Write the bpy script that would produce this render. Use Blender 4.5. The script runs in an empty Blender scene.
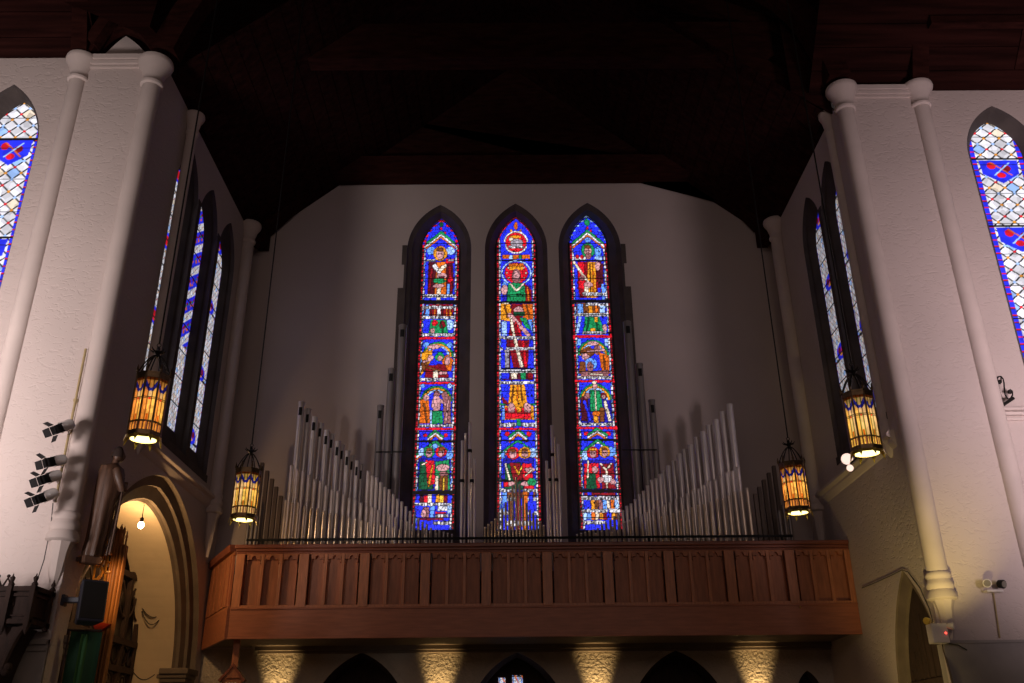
import bpy, math, random
import numpy as np
from mathutils import Matrix, Vector
random.seed(7); RNG = np.random.RandomState(11)
S = bpy.context.scene; COL = S.collection; PI = math.pi
# ------------------------------------------------------------------ camera
F = 911.04; PIT = math.radians(24.5555); YA = math.radians(.2194); RO = math.radians(-.4898); CZ = 1.6
def cr(a, b): return (a[1]*b[2]-a[2]*b[1], a[2]*b[0]-a[0]*b[2], a[0]*b[1]-a[1]*b[0])
fw = (math.sin(YA)*math.cos(PIT), math.cos(YA)*math.cos(PIT), math.sin(PIT))
_r = (math.cos(YA), -math.sin(YA), 0); _u = cr(_r, fw)
R2 = tuple(_r[i]*math.cos(RO)+_u[i]*math.sin(RO) for i in range(3))
U2 = tuple(-_r[i]*math.sin(RO)+_u[i]*math.cos(RO) for i in range(3))
def ray(x, y):
    a = (x-512)/F; b = -(y-341.5)/F
    return tuple(fw[i]+a*R2[i]+b*U2[i] for i in range(3))
def atY(x, y, Y):
    d = ray(x, y); t = Y/d[1]; return (d[0]*t, Y, CZ+d[2]*t)
def atX(x, y, X):
    d = ray(x, y); t = X/d[0]; return (X, d[1]*t, CZ+d[2]*t)
cam = bpy.data.objects.new('camera', bpy.data.cameras.new('camera')); COL.objects.link(cam)
cam.data.sensor_width = 36; cam.data.lens = F/1024*36; cam.data.clip_start = .05
m4 = Matrix(((R2[0], U2[0], -fw[0], 0), (R2[1], U2[1], -fw[1], 0), (R2[2], U2[2], -fw[2], CZ), (0, 0, 0, 1)))
cam.matrix_world = m4; S.camera = cam
S.view_settings.view_transform = 'Standard'; S.view_settings.look = 'None'
S.view_settings.gamma = 1; S.view_settings.exposure = 0; S.view_settings.use_curve_mapping = False
# ------------------------------------------------------------------ materials
def new_mat(name):
    m = bpy.data.materials.new(name); m.use_nodes = True
    return m, m.node_tree.nodes, m.node_tree.links, m.node_tree.nodes['Principled BSDF']
def mat(name, col, rough=.7, metal=0, var=.15, scale=4, stretch=(1, 1, 1), bump=0, bscale=30, col2=None, detail=5, bdist=.02, spec=.5):
    m, N, L, P = new_mat(name)
    P.inputs['Roughness'].default_value = rough; P.inputs['Metallic'].default_value = metal; P.inputs['Specular IOR Level'].default_value = spec
    tc = N.new('ShaderNodeTexCoord'); mp = N.new('ShaderNodeMapping'); mp.inputs['Scale'].default_value = stretch
    L.new(tc.outputs['Object'], mp.inputs[0])
    nz = N.new('ShaderNodeTexNoise'); nz.inputs['Scale'].default_value = scale; nz.inputs['Detail'].default_value = detail
    L.new(mp.outputs[0], nz.inputs['Vector'])
    rp = N.new('ShaderNodeValToRGB'); rp.color_ramp.elements[0].position = .3; rp.color_ramp.elements[1].position = .7
    c2 = col2 or tuple(c*(1-var) for c in col); c1 = col if col2 else tuple(min(1, c*(1+var)) for c in col)
    rp.color_ramp.elements[0].color = (*c2, 1); rp.color_ramp.elements[1].color = (*c1, 1)
    L.new(nz.outputs[0], rp.inputs[0]); L.new(rp.outputs[0], P.inputs['Base Color'])
    if bump:
        n2 = N.new('ShaderNodeTexNoise'); n2.inputs['Scale'].default_value = bscale; n2.inputs['Detail'].default_value = 4
        L.new(mp.outputs[0], n2.inputs['Vector'])
        b = N.new('ShaderNodeBump'); b.inputs['Strength'].default_value = bump; b.inputs['Distance'].default_value = bdist
        L.new(n2.outputs[0], b.inputs['Height']); L.new(b.outputs[0], P.inputs['Normal'])
    return m
def emis(name, col, st):
    m, N, L, P = new_mat(name)
    P.inputs['Base Color'].default_value = (*col, 1); P.inputs['Emission Color'].default_value = (*col, 1); P.inputs['Emission Strength'].default_value = st
    return m
def pitted(name, col, rough=.8, deep=.5):
    # plaster with small scattered pits and trowel strokes
    m, N, L, P = new_mat(name); P.inputs['Roughness'].default_value = rough
    tc = N.new('ShaderNodeTexCoord')
    n0 = N.new('ShaderNodeTexNoise'); n0.inputs['Scale'].default_value = .55; n0.inputs['Detail'].default_value = 6
    L.new(tc.outputs['Object'], n0.inputs['Vector'])
    rp = N.new('ShaderNodeValToRGB'); rp.color_ramp.elements[0].position = .3; rp.color_ramp.elements[1].position = .72
    rp.color_ramp.elements[0].color = (*[c*.88 for c in col], 1); rp.color_ramp.elements[1].color = (*col, 1)
    L.new(n0.outputs[0], rp.inputs[0]); L.new(rp.outputs[0], P.inputs['Base Color'])
    mp = N.new('ShaderNodeMapping'); mp.inputs['Scale'].default_value = (9, 9, 16); L.new(tc.outputs['Object'], mp.inputs[0])
    n1 = N.new('ShaderNodeTexNoise'); n1.inputs['Scale'].default_value = 1; n1.inputs['Detail'].default_value = 3; n1.inputs['Distortion'].default_value = .8
    L.new(mp.outputs[0], n1.inputs['Vector'])
    r1 = N.new('ShaderNodeValToRGB'); r1.color_ramp.elements[0].position = .34; r1.color_ramp.elements[1].position = .47
    L.new(n1.outputs[0], r1.inputs[0])
    n2 = N.new('ShaderNodeTexNoise'); n2.inputs['Scale'].default_value = 7; n2.inputs['Detail'].default_value = 5
    L.new(tc.outputs['Object'], n2.inputs['Vector'])
    ad = N.new('ShaderNodeMath'); ad.operation = 'MULTIPLY_ADD'; ad.inputs[1].default_value = .35
    L.new(n2.outputs[0], ad.inputs[0]); L.new(r1.outputs[0], ad.inputs[2])
    b = N.new('ShaderNodeBump'); b.inputs['Strength'].default_value = deep; b.inputs['Distance'].default_value = .02
    L.new(ad.outputs[0], b.inputs['Height']); L.new(b.outputs[0], P.inputs['Normal'])
    return m
def glass_mat(name, kind):
    m, N, L, P = new_mat(name)
    at = N.new('ShaderNodeAttribute'); at.attribute_name = 'Col'
    if kind == 'window':
        P.inputs['Base Color'].default_value = (.01, .01, .01, 1); P.inputs['Roughness'].default_value = .35
        L.new(at.outputs['Color'], P.inputs['Emission Color']); P.inputs['Emission Strength'].default_value = 1.0
        m.cycles.emission_sampling = 'NONE'
    else:
        out = N['Material Output']; N.remove(P)
        tr = N.new('ShaderNodeBsdfTranslucent'); df = N.new('ShaderNodeBsdfDiffuse'); mx = N.new('ShaderNodeMixShader'); mx.inputs[0].default_value = .15
        L.new(at.outputs['Color'], tr.inputs['Color']); L.new(at.outputs['Color'], df.inputs['Color'])
        L.new(tr.outputs[0], mx.inputs[1]); L.new(df.outputs[0], mx.inputs[2]); L.new(mx.outputs[0], out.inputs['Surface'])
    return m
PLASTER = (.58, .49, .46)
M = dict(
    plaster=pitted('pitted_plaster', PLASTER, deep=.3),
    plaster_back=mat('ashlar_plaster', (.50, .425, .40), .9, var=.05, scale=.7, bump=.12, bscale=26),
    smooth=mat('smooth_plaster', (.60, .51, .475), .75, var=.06, scale=2, bump=.05, bscale=9),
    rough_stucco=mat('rough_stucco', (.46, .39, .30), .6, var=.1, scale=3, bump=.9, bscale=17, bdist=.03, detail=3),
    passage=mat('passage_plaster', (.55, .44, .30), .85, var=.08, scale=1.2, bump=.2, bscale=6),
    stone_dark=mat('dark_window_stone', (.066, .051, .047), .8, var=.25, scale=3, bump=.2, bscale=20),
    stone_arch=mat('arch_stone', (.15, .115, .085), .75, var=.2, scale=2.5, bump=.15, bscale=18),
    stone_grey=mat('grey_dado_stone', (.30, .27, .26), .7, var=.18, scale=1.6, bump=.1),
    lead=mat('dark_lead', (.02, .018, .018), .5, var=.1),
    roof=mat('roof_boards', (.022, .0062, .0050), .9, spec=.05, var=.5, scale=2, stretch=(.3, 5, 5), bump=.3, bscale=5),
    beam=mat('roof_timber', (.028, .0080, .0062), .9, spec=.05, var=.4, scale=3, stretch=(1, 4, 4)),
    oak=mat('brown_oak', (.40, .145, .066), .5, var=.22, scale=3, stretch=(7, 7, .9), bump=.1, bscale=12, detail=6),
    oak_rail=mat('dark_oak_rail', (.22, .065, .034), .42, var=.25, scale=3, stretch=(.9, 7, 7), bump=.1, bscale=12),
    oak_fascia=mat('oak_fascia', (.38, .128, .060), .46, var=.18, scale=3, stretch=(.8, 6, 8), bump=.06, bscale=10),
    oak_trim=mat('oak_moulding', (.48, .18, .080), .42, var=.2, scale=4, stretch=(7, 7, 1)),
    soffit=mat('loft_soffit', (.17, .13, .095), .8, var=.1),
    chest=mat('dark_wood_chest', (.05, .03, .022), .6, var=.3, scale=3, stretch=(1, 5, 5)),
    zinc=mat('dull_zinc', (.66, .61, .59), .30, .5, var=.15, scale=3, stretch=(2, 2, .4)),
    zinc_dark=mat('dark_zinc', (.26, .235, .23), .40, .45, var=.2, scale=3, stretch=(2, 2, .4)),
    tin=mat('polished_tin', (.80, .72, .67), .28, .55, var=.2, scale=4, stretch=(2, 2, .5)),
    copper=mat('warm_spotted_metal', (.76, .64, .52), .28, .55, var=.25, scale=5, stretch=(2, 2, .5)),
    woodpipe=mat('dark_wooden_pipe', (.11, .075, .055), .5, var=.3, scale=3, stretch=(5, 5, .6)),
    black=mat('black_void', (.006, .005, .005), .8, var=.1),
    iron=mat('wrought_iron', (.020, .017, .016), .5, .6, var=.2),
    bronze=mat('aged_bronze', (.13, .085, .045), .38, .85, var=.35, scale=14),
    brass=mat('bright_brass', (.85, .62, .12), .3, .6, var=.15, scale=10),
    gilt=mat('gilded_wood', (.80, .40, .09), .28, .75, var=.3, scale=8),
    giltwood=mat('gilt_brown_wood', (.40, .17, .05), .35, .3, var=.3, scale=4, stretch=(5, 5, .7)),
    walnut=mat('dark_walnut', (.030, .014, .010), .85, var=.35, scale=5, stretch=(4, 4, 1), bump=.15),
    statue=mat('carved_brown_wood', (.10, .050, .030), .45, var=.35, scale=4, stretch=(5, 5, .8), bump=.2, bscale=16),
    spk=mat('black_plastic', (.035, .037, .058), .45, var=.1, bump=.1, bscale=120),
    white=mat('white_enamel', (.75, .70, .68), .4, var=.04),
    blackmetal=mat('black_metal', (.010, .009, .010), .9, var=.2),
    felt=mat('green_cloth', (.006, .040, .016), .9, var=.25, scale=3, stretch=(3, 3, .5)),
    felt2=mat('light_green_cloth', (.03, .11, .035), .9, var=.2, scale=3, stretch=(3, 3, .5)),
    cable=mat('dark_cable', (.03, .025, .022), .6, var=.1),
    conduit=mat('tan_conduit', (.42, .32, .16), .5, var=.1),
    red=mat('red_paint', (.55, .05, .02), .4, var=.2),
    lens=mat('lamp_lens', (.35, .32, .28), .15, .3, var=.1),
    floor=mat('stone_floor', (.22, .18, .15), .5, var=.2, scale=1),
    glass=glass_mat('stained_glass', 'window'), lantern_glass=glass_mat('opalescent_glass', 'lantern'),
    bulb=emis('bulb_glow', (1, .62, .28), 30), lantern_bulb=emis('lantern_bulb_glow', (1, .62, .28), 10), diffuser=emis('lantern_diffuser', (1, .86, .30), 3.2), flood=emis('flood_face', (1, .72, .62), 1.15),
    redled=emis('red_indicator', (1, .06, .04), 4), print=mat('pale_lettering', (.75, .72, .62), .6, var=.05),
)
# ------------------------------------------------------------------ object helpers
def tag(o, label=None, cat=None, group=None, kind=None):
    if label: o['label'] = label
    if cat: o['category'] = cat
    if group: o['group'] = group
    if kind: o['kind'] = kind
    return o
def empty(name, loc, label=None, cat=None, group=None, kind=None):
    o = bpy.data.objects.new(name, None); o.empty_display_size = .1; COL.objects.link(o); o.location = loc
    return tag(o, label, cat, group, kind)
class MB:
    def __init__(s): s.v = []; s.f = []; s.c = None
    def add(s, vs, fs):
        n = len(s.v); s.v += [tuple(v) for v in vs]; s.f += [tuple(i+n for i in f) for f in fs]; return s
    def box(s, x0, x1, y0, y1, z0, z1, M4=None):
        vs = [(x, y, z) for z in (z0, z1) for y in (y0, y1) for x in (x0, x1)]
        if M4 is not None: vs = [tuple(M4 @ Vector(v)) for v in vs]
        return s.add(vs, [(0, 2, 3, 1), (4, 5, 7, 6), (0, 1, 5, 4), (2, 6, 7, 3), (0, 4, 6, 2), (1, 3, 7, 5)])
    def lathe(s, cx, cy, prof, n=20, a0=0, rot=None, zc=0):
        vs = []; fs = []
        for (r, z) in prof:
            for k in range(n):
                a = a0+2*PI*k/n; vs.append((r*math.cos(a), r*math.sin(a), z))
        for i in range(len(prof)-1):
            for k in range(n):
                k2 = (k+1) % n; fs.append((i*n+k, i*n+k2, (i+1)*n+k2, (i+1)*n+k))
        fs.append(tuple(range(n-1, -1, -1))); fs.append(tuple((len(prof)-1)*n+k for k in range(n)))
        if rot is not None: vs = [tuple(rot @ Vector(v)) for v in vs]
        return s.add([(v[0]+cx, v[1]+cy, v[2]+zc) for v in vs], fs)
    def tube(s, pts, r, n=8, closed=False):
        pts = [Vector(p) for p in pts]; vs = []; fs = []; up = None
        m = len(pts)
        for i, p in enumerate(pts):
            if closed: t = (pts[(i+1) % m]-pts[i-1]).normalized()
            else: t = (pts[min(i+1, m-1)]-pts[max(i-1, 0)]).normalized()
            if up is None:
                up = Vector((0, 0, 1)) if abs(t.z) < .9 else Vector((1, 0, 0))
            a = (up-t*up.dot(t)).normalized(); b = t.cross(a); up = a
            rr = r[i] if isinstance(r, (list, tuple)) else r
            for k in range(n):
                q = 2*PI*k/n; vs.append(tuple(p+a*math.cos(q)*rr+b*math.sin(q)*rr))
        rng = m if closed else m-1
        for i in range(rng):
            j = (i+1) % m
            for k in range(n):
                k2 = (k+1) % n; fs.append((i*n+k, i*n+k2, j*n+k2, j*n+k))
        if not closed: fs.append(tuple(range(n-1, -1, -1))); fs.append(tuple((m-1)*n+k for k in range(n)))
        return s.add(vs, fs)
    def prism(s, poly, d, mp):          # poly in 2D, extruded by d, mp(a, b, depth) -> xyz
        n = len(poly)
        vs = [mp(a, b, 0) for a, b in poly]+[mp(a, b, d) for a, b in poly]
        fs = [tuple(range(n)), tuple(range(2*n-1, n-1, -1))]
        for i in range(n):
            j = (i+1) % n; fs.append((i, i+n, j+n, j))
        return s.add(vs, fs)
    def loft(s, rings, closed=True):
        n = len(rings[0]); vs = [p for r in rings for p in r]; fs = []
        for i in range(len(rings)-1):
            for k in range(n if closed else n-1):
                k2 = (k+1) % n; fs.append((i*n+k, i*n+k2, (i+1)*n+k2, (i+1)*n+k))
        return s.add(vs, fs)
    def ball(s, c, rx, ry=None, rz=None, n=14, m=9):
        ry = ry or rx; rz = rz or rx; rings = []
        for i in range(m+1):
            t = PI*i/m
            rings.append([(c[0]+rx*math.sin(t)*math.cos(2*PI*k/n)*(1 if 0 < i < m else .001), c[1]+ry*math.sin(t)*math.sin(2*PI*k/n), c[2]+rz*math.cos(t)) for k in range(n)])
        return s.loft(rings)
    def build(s, name, material, parent=None, smooth=False, bevel=0, loc=None):
        o0 = Vector(loc) if loc is not None else (Vector(parent.matrix_basis.translation) if parent is not None else Vector((0, 0, 0)))
        if parent is not None and parent.parent is not None: o0 = o0+Vector(parent.parent.matrix_basis.translation)
        me = bpy.data.meshes.new(name); me.from_pydata([tuple(Vector(v)-o0) for v in s.v], [], s.f); me.update()
        import bmesh
        bm = bmesh.new(); bm.from_mesh(me); bmesh.ops.recalc_face_normals(bm, faces=bm.faces); bm.to_mesh(me); bm.free()
        me.materials.append(M[material] if isinstance(material, str) else material)
        if smooth:
            for p in me.polygons: p.use_smooth = True
            try: me.set_sharp_from_angle(angle=math.radians(40))
            except Exception: pass
        o = bpy.data.objects.new(name, me); COL.objects.link(o)
        if parent is not None: o.parent = parent
        elif loc is not None: o.location = loc
        if bevel:
            b = o.modifiers.new('bevel', 'BEVEL'); b.width = bevel; b.segments = 2; b.limit_method = 'ANGLE'
        return o
def lancet(c, hw, z0, zs, za, n=14):
    """pointed arch outline, counter clockwise from bottom left"""
    h = za-zs; R = (hw*hw+h*h)/(2*hw); pts = [(c-hw, z0), (c+hw, z0)]
    a1 = math.asin(min(1, h/R))
    if h > R: a1 = PI-a1
    cxr = c+hw-R
    for i in range(n+1):
        a = a1*i/n; pts.append((cxr+R*math.cos(a), zs+R*math.sin(a)))
    cxl = c-hw+R
    for i in range(n-1, -1, -1):
        a = a1*i/n; pts.append((cxl-R*math.cos(a), zs+R*math.sin(a)))
    return pts
def wall(name, outer, holes, mp, material, **kw):
    import bmesh
    bm = bmesh.new()
    for loop in [outer]+holes:
        vs = [bm.verts.new((a, b, 0)) for a, b in loop]
        for i in range(len(vs)): bm.edges.new((vs[i], vs[(i+1) % len(vs)]))
    bmesh.ops.triangle_fill(bm, use_beauty=True, use_dissolve=False, edges=bm.edges)
    for v in bm.verts: v.co = Vector(mp(v.co.x, v.co.y))
    me = bpy.data.meshes.new(name); bm.to_mesh(me); bm.free(); me.materials.append(M[material])
    o = bpy.data.objects.new(name, me); COL.objects.link(o); o['kind'] = 'structure'
    return o
# ------------------------------------------------------------------ stained glass
C = dict(blue=(.018, .028, .80), deep=(.015, .012, .34), lblue=(.12, .30, .85), sky=(.32, .50, .90), red=(.62, .008, .020), dred=(.20, .006, .012),
         maroon=(.075, .006, .014), gold=(.72, .27, .015), orange=(.60, .12, .01), brown=(.16, .045, .012), green=(.01, .22, .075), dgreen=(.006, .07, .03),
         white=(.66, .64, .70), cream=(.72, .60, .48), grey=(.30, .26, .32), pink=(.50, .24, .26), dpink=(.25, .09, .10), black=(.004, .003, .004), cyan=(.08, .42, .45), yellow=(.80, .50, .04), amber=(.80, .36, .12), honey=(.85, .60, .22), moss=(.45, .50, .18))
class Paint:
    def __init__(s, U, Y): s.U = U; s.Y = Y; s.c = np.zeros(U.shape+(3,)); s.c[:] = C['blue']
    def put(s, m, col): s.c[m] = C[col]; return s
    def rect(s, a, b, y0, y1, col): return s.put((s.U >= a) & (s.U <= b) & (s.Y >= y0) & (s.Y <= y1), col)
    def ell(s, cu, cy, ru, ry, col, r0=0):
        d = ((s.U-cu)/ru)**2+((s.Y-cy)/ry)**2; return s.put((d <= 1) & (d >= r0), col)
    def poly(s, pts, col):
        ins = np.zeros(s.U.shape, bool); n = len(pts)
        for i in range(n):
            (x0, y0), (x1, y1) = pts[i], pts[(i+1) % n]
            if y0 == y1: continue
            c = ((y0 > s.Y) != (y1 > s.Y)) & (s.U < (x1-x0)*(s.Y-y0)/(y1-y0)+x0); ins ^= c
        return s.put(ins, col)
    def line(s, x0, y0, x1, y1, w, col):
        dx, dy = x1-x0, y1-y0; L2 = dx*dx+dy*dy
        t = np.clip(((s.U-x0)*dx+(s.Y-y0)*dy)/L2, 0, 1)
        return s.put(np.hypot(s.U-x0-t*dx, s.Y-y0-t*dy) <= w/2, col)
    def chevron(s, y, h, w=17):
        for g in (-1, 1):
            s.line(0, y-2.6, g*w, y+h-2.6, 2.4, 'green'); s.line(0, y, g*w, y+h, 1.8, 'white'); s.line(0, y+2.2, g*w, y+h+2.2, 1.6, 'orange')
    def arch(s, y, r=15, ry=14, low=18):
        m = s.Y <= y
        for k, col in ((1.0, 'green'), (.88, 'gold'), (.76, 'sky')):
            d = (s.U/(r*k))**2+((s.Y-y)/(ry*k))**2
            s.put((d <= 1) & (d >= (k-.13)**2/k**2*1.0) & m, col)
    def saint(s, cu, cy, r, nim, face='pink', crown=None):
        s.ell(cu, cy, r, r, nim); s.ell(cu, cy+.8, r*.55, r*.72, face); s.ell(cu, cy-r*.5, r*.5, r*.28, 'brown'); 
        s.ell(cu-r*.2, cy+.5, r*.12, r*.1, 'dpink'); s.ell(cu+r*.2, cy+.5, r*.12, r*.1, 'dpink')
        if crown: s.rect(cu-r*.6, cu+r*.6, cy-r*.75, cy-r*.4, crown)
    def script(s, a, b, y0, y1):
        s.rect(a, b, y0, y1, 'white'); s.put((s.U > a) & (s.U < b) & (s.Y > y0+.6) & (s.Y < y1-.6) & (np.sin(s.U*4.1+np.sin(s.U*1.7)*2) > .25), 'grey')
    def border(s, y0, y1):
        a = np.abs(s.U); s.put((a > 17.3) & (s.Y > y0) & (s.Y < y1), 'dred')
        ph = (s.Y+np.sign(s.U)*2.1)
        s.put((a > 17.8) & (np.mod(ph, 8.4) < 4.4) & (s.Y > y0) & (s.Y < y1), 'red')
        s.put((a > 19.4) & (s.Y > y0) & (s.Y < y1), 'black')
        s.put((a > 16.0) & (a <= 17.5) & (s.Y > y0) & (s.Y < y1), 'white')
        s.put((a > 15.3) & (a <= 20) & (np.mod(s.Y, 4.2) < .8) & (s.Y > y0) & (s.Y < y1), 'black')
        s.put((a > 15.3) & (a <= 17.3) & (np.mod(s.Y*.31+s.U, 5) < 1.1) & (s.Y > y0) & (s.Y < y1), 'lblue')
def left_window(P):
    P.border(246, 530)
    for (u, y) in ((-3, 236), (4, 233), (-8, 240), (9, 239), (-12, 243), (0, 229), (12, 244)): P.ell(u, y, 1.5, 1.5, 'red')
    P.put((np.abs(P.U) > 0) & (P.Y < 246) & (np.abs(P.U) > 20-(246-P.Y)*-.2-4-((246-P.Y)/24)**1.6*18) , 'red')
    P.put((P.Y < 246) & (np.abs(P.U) > 17.8-((246-P.Y)/24)**1.7*17), 'blue'); P.put((P.Y < 246) & (np.abs(P.U) > 17.8-((246-P.Y)/24)**1.7*17) & (np.mod(P.Y, 5) < 2.2), 'red')
    P.ell(0, 224.5, 2.5, 2.5, 'dgreen'); P.chevron(235, 11, 15)
    P.ell(-10, 251, 5, 4, 'lblue'); P.ell(10, 251, 5, 4, 'sky'); P.ell(-8, 258, 5, 3.5, 'blue')
    P.poly([(-12, 262), (13, 262), (15, 285), (13, 296), (-12, 296), (-15, 283)], 'maroon')
    P.rect(-15, -12.5, 262, 296, 'blue'); P.line(-9, 270, -11, 290, 2.5, 'dred'); P.line(10, 268, 12, 290, 3, 'dred')
    P.poly([(-4, 262), (6, 262), (7, 296), (-5, 296)], 'orange'); P.line(-6, 266, -1, 272, 4, 'white'); P.line(0, 270, 5, 266, 3.6, 'cream')
    P.ell(2, 276, 5.5, 3, 'pink'); P.ell(2, 278, 3, 1.6, 'maroon'); P.ell(-.5, 281, 7, 2.6, 'green'); P.ell(-1, 286, 6.5, 1.9, 'pink'); P.rect(-3, 1.5, 288, 317, 'cream'); P.rect(8, 10.5, 284, 296, 'lblue'); P.ell(11, 280, 2.5, 3, 'red')
    P.saint(-.5, 253.5, 7.4, 'gold'); P.script(-15, -5, 259.5, 261.8); P.rect(6, 15, 259, 263.5, 'red'); P.script(8, 14, 260, 261.5)
    P.script(-17, 17, 294.6, 297.8); P.rect(-20, 20, 300.2, 304.2, 'black')
    P.rect(-15, 15, 304.5, 316, 'dred')
    for i in range(-3, 4): P.rect(i*4-1, i*4+.8, 309, 316, ('gold', 'maroon', 'orange')[i % 3])
    P.rect(-14, -10, 305, 318, 'lblue'); P.rect(-2, 2, 309, 316, 'white'); P.script(-17, 16, 306, 309); P.script(-16, 17, 316.3, 319.2)
    P.ell(11, 325, 5, 5, 'sky'); P.poly([(-8, 320), (8, 320), (10, 334), (-10, 334)], 'green'); P.ell(-4, 323, 3, 3, 'red'); P.ell(4, 325, 3, 4, 'dred'); P.ell(-6, 331, 2.4, 3, 'pink'); P.line(2, 322, 5, 333, 1.2, 'dgreen')
    P.script(-17, 17, 333.5, 336.5); P.rect(-18, 18, 337, 339.5, 'red')
    P.arch(357, 16, 15); P.rect(-15, 15, 357, 376, 'blue'); P.ell(-12, 345, 3, 3, 'lblue'); P.ell(12, 345, 3, 3, 'lblue')
    P.ell(-4, 347, 7, 2.5, 'pink'); P.poly([(-16, 352), (-5, 350), (-7, 362), (-16, 376)], 'gold'); P.ell(-13, 366, 3, 6, 'brown'); P.poly([(4, 358), (10, 355), (16, 360), (14, 372), (6, 370)], 'orange')
    P.ell(-7, 358, 3, 3.2, 'pink'); P.ell(2, 357, 4.5, 4.5, 'green'); P.ell(2.5, 358.5, 2.7, 2.7, 'pink'); P.ell(10, 361, 2.8, 4.5, 'pink'); P.line(-14, 362, -6, 360, 2, 'pink')
    P.poly([(-12, 366), (8, 364), (12, 378), (-12, 378)], 'dred'); P.line(-13, 367, 3, 371, 2, 'brown'); P.rect(-4, 1, 371, 378, 'cream'); P.ell(6, 373, 4, 2, 'pink')
    P.script(-17, 17, 378.3, 381.4); P.rect(-18, 18, 382.2, 384.6, 'red')
    P.arch(402, 16, 16); P.poly([(-16, 400), (-8, 396), (-5, 424), (-16, 424)], 'orange'); P.ell(-10, 398, 3, 3, 'pink'); P.line(-12, 404, -9, 422, 2, 'brown')
    P.ell(0, 394, 3.2, 3.6, 'dpink'); P.ell(0, 404, 4.5, 8.5, 'pink'); P.poly([(-4, 411), (6, 411), (7, 424), (-4, 424)], 'green'); P.poly([(6, 396), (14, 396), (15, 424), (8, 424)], 'dpink'); P.ell(8, 395, 3, 3.4, 'dpink'); P.line(12, 400, 10, 420, 2, 'pink')
    P.line(4, 400, 9, 405, 2.4, 'pink'); P.rect(-6, -4, 410, 424, 'sky'); P.ell(-14, 386, 2.5, 2, 'lblue'); P.ell(13, 386, 2.5, 2.5, 'sky')
    P.script(-17, 17, 424.6, 427.4); P.rect(-20, 20, 428, 430.4, 'red'); P.rect(-15.5, 15.5, 431, 440, 'blue'); P.ell(-10, 435.5, 2, 2, 'red'); P.ell(10, 435.5, 2, 2, 'red'); P.chevron(433.5, 6, 7)
    P.rect(-20, 20, 440.6, 442.6, 'black')
    P.chevron(444, 13, 17); P.rect(-15, 15, 458, 492, 'deep')
    P.ell(-13, 452, 3, 4, 'sky'); P.ell(14, 455, 3.5, 4.5, 'lblue'); P.ell(0, 446.5, 3, 2.5, 'lblue')
    P.poly([(-14, 462), (0, 462), (-1, 490), (-15, 490)], 'dgreen'); P.poly([(-9, 460), (0, 461), (1, 484), (-6, 486)], 'red'); P.line(-2, 466, -5, 486, 2, 'gold'); P.poly([(1, 462), (14, 460), (15, 490), (1, 490)], 'green'); P.ell(8, 468, 6.5, 3.4, 'pink'); P.ell(9, 474, 4.5, 2.4, 'dpink')
    P.poly([(5, 476), (13, 476), (13, 490), (5, 490)], 'brown'); P.rect(1, 4, 476, 490, 'cream'); P.line(9, 478, 9, 490, 1.6, 'yellow'); P.line(-12, 465, -8, 463, 2, 'cream')
    P.saint(-5.5, 452.5, 5.6, 'green'); P.saint(6, 452, 5.4, 'red')
    P.rect(-20, 20, 490.6, 494.8, 'black')
    for i, c in enumerate(('blue', 'maroon', 'red', 'cream', 'blue', 'gold', 'yellow', 'dred', 'blue')): P.rect(-17+i*3.8, -13.4+i*3.8, 495, 503, c)
    P.script(-17, 17, 503.2, 506); P.rect(-17, -11, 506, 513, 'blue'); P.rect(-3, 1, 506, 518, 'lblue'); P.rect(-10, -4, 507, 518, 'dpink'); P.rect(4, 13, 506.5, 511, 'white'); P.rect(13, 17, 506, 514, 'sky')
    P.rect(2, 12, 512, 514, 'red'); P.script(2, 14, 514.5, 518); P.rect(-12, 10, 518.4, 520.4, 'dred'); P.ell(-9, 514, 2.4, 4, 'pink'); P.script(0, 17, 521.5, 525)
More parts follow.
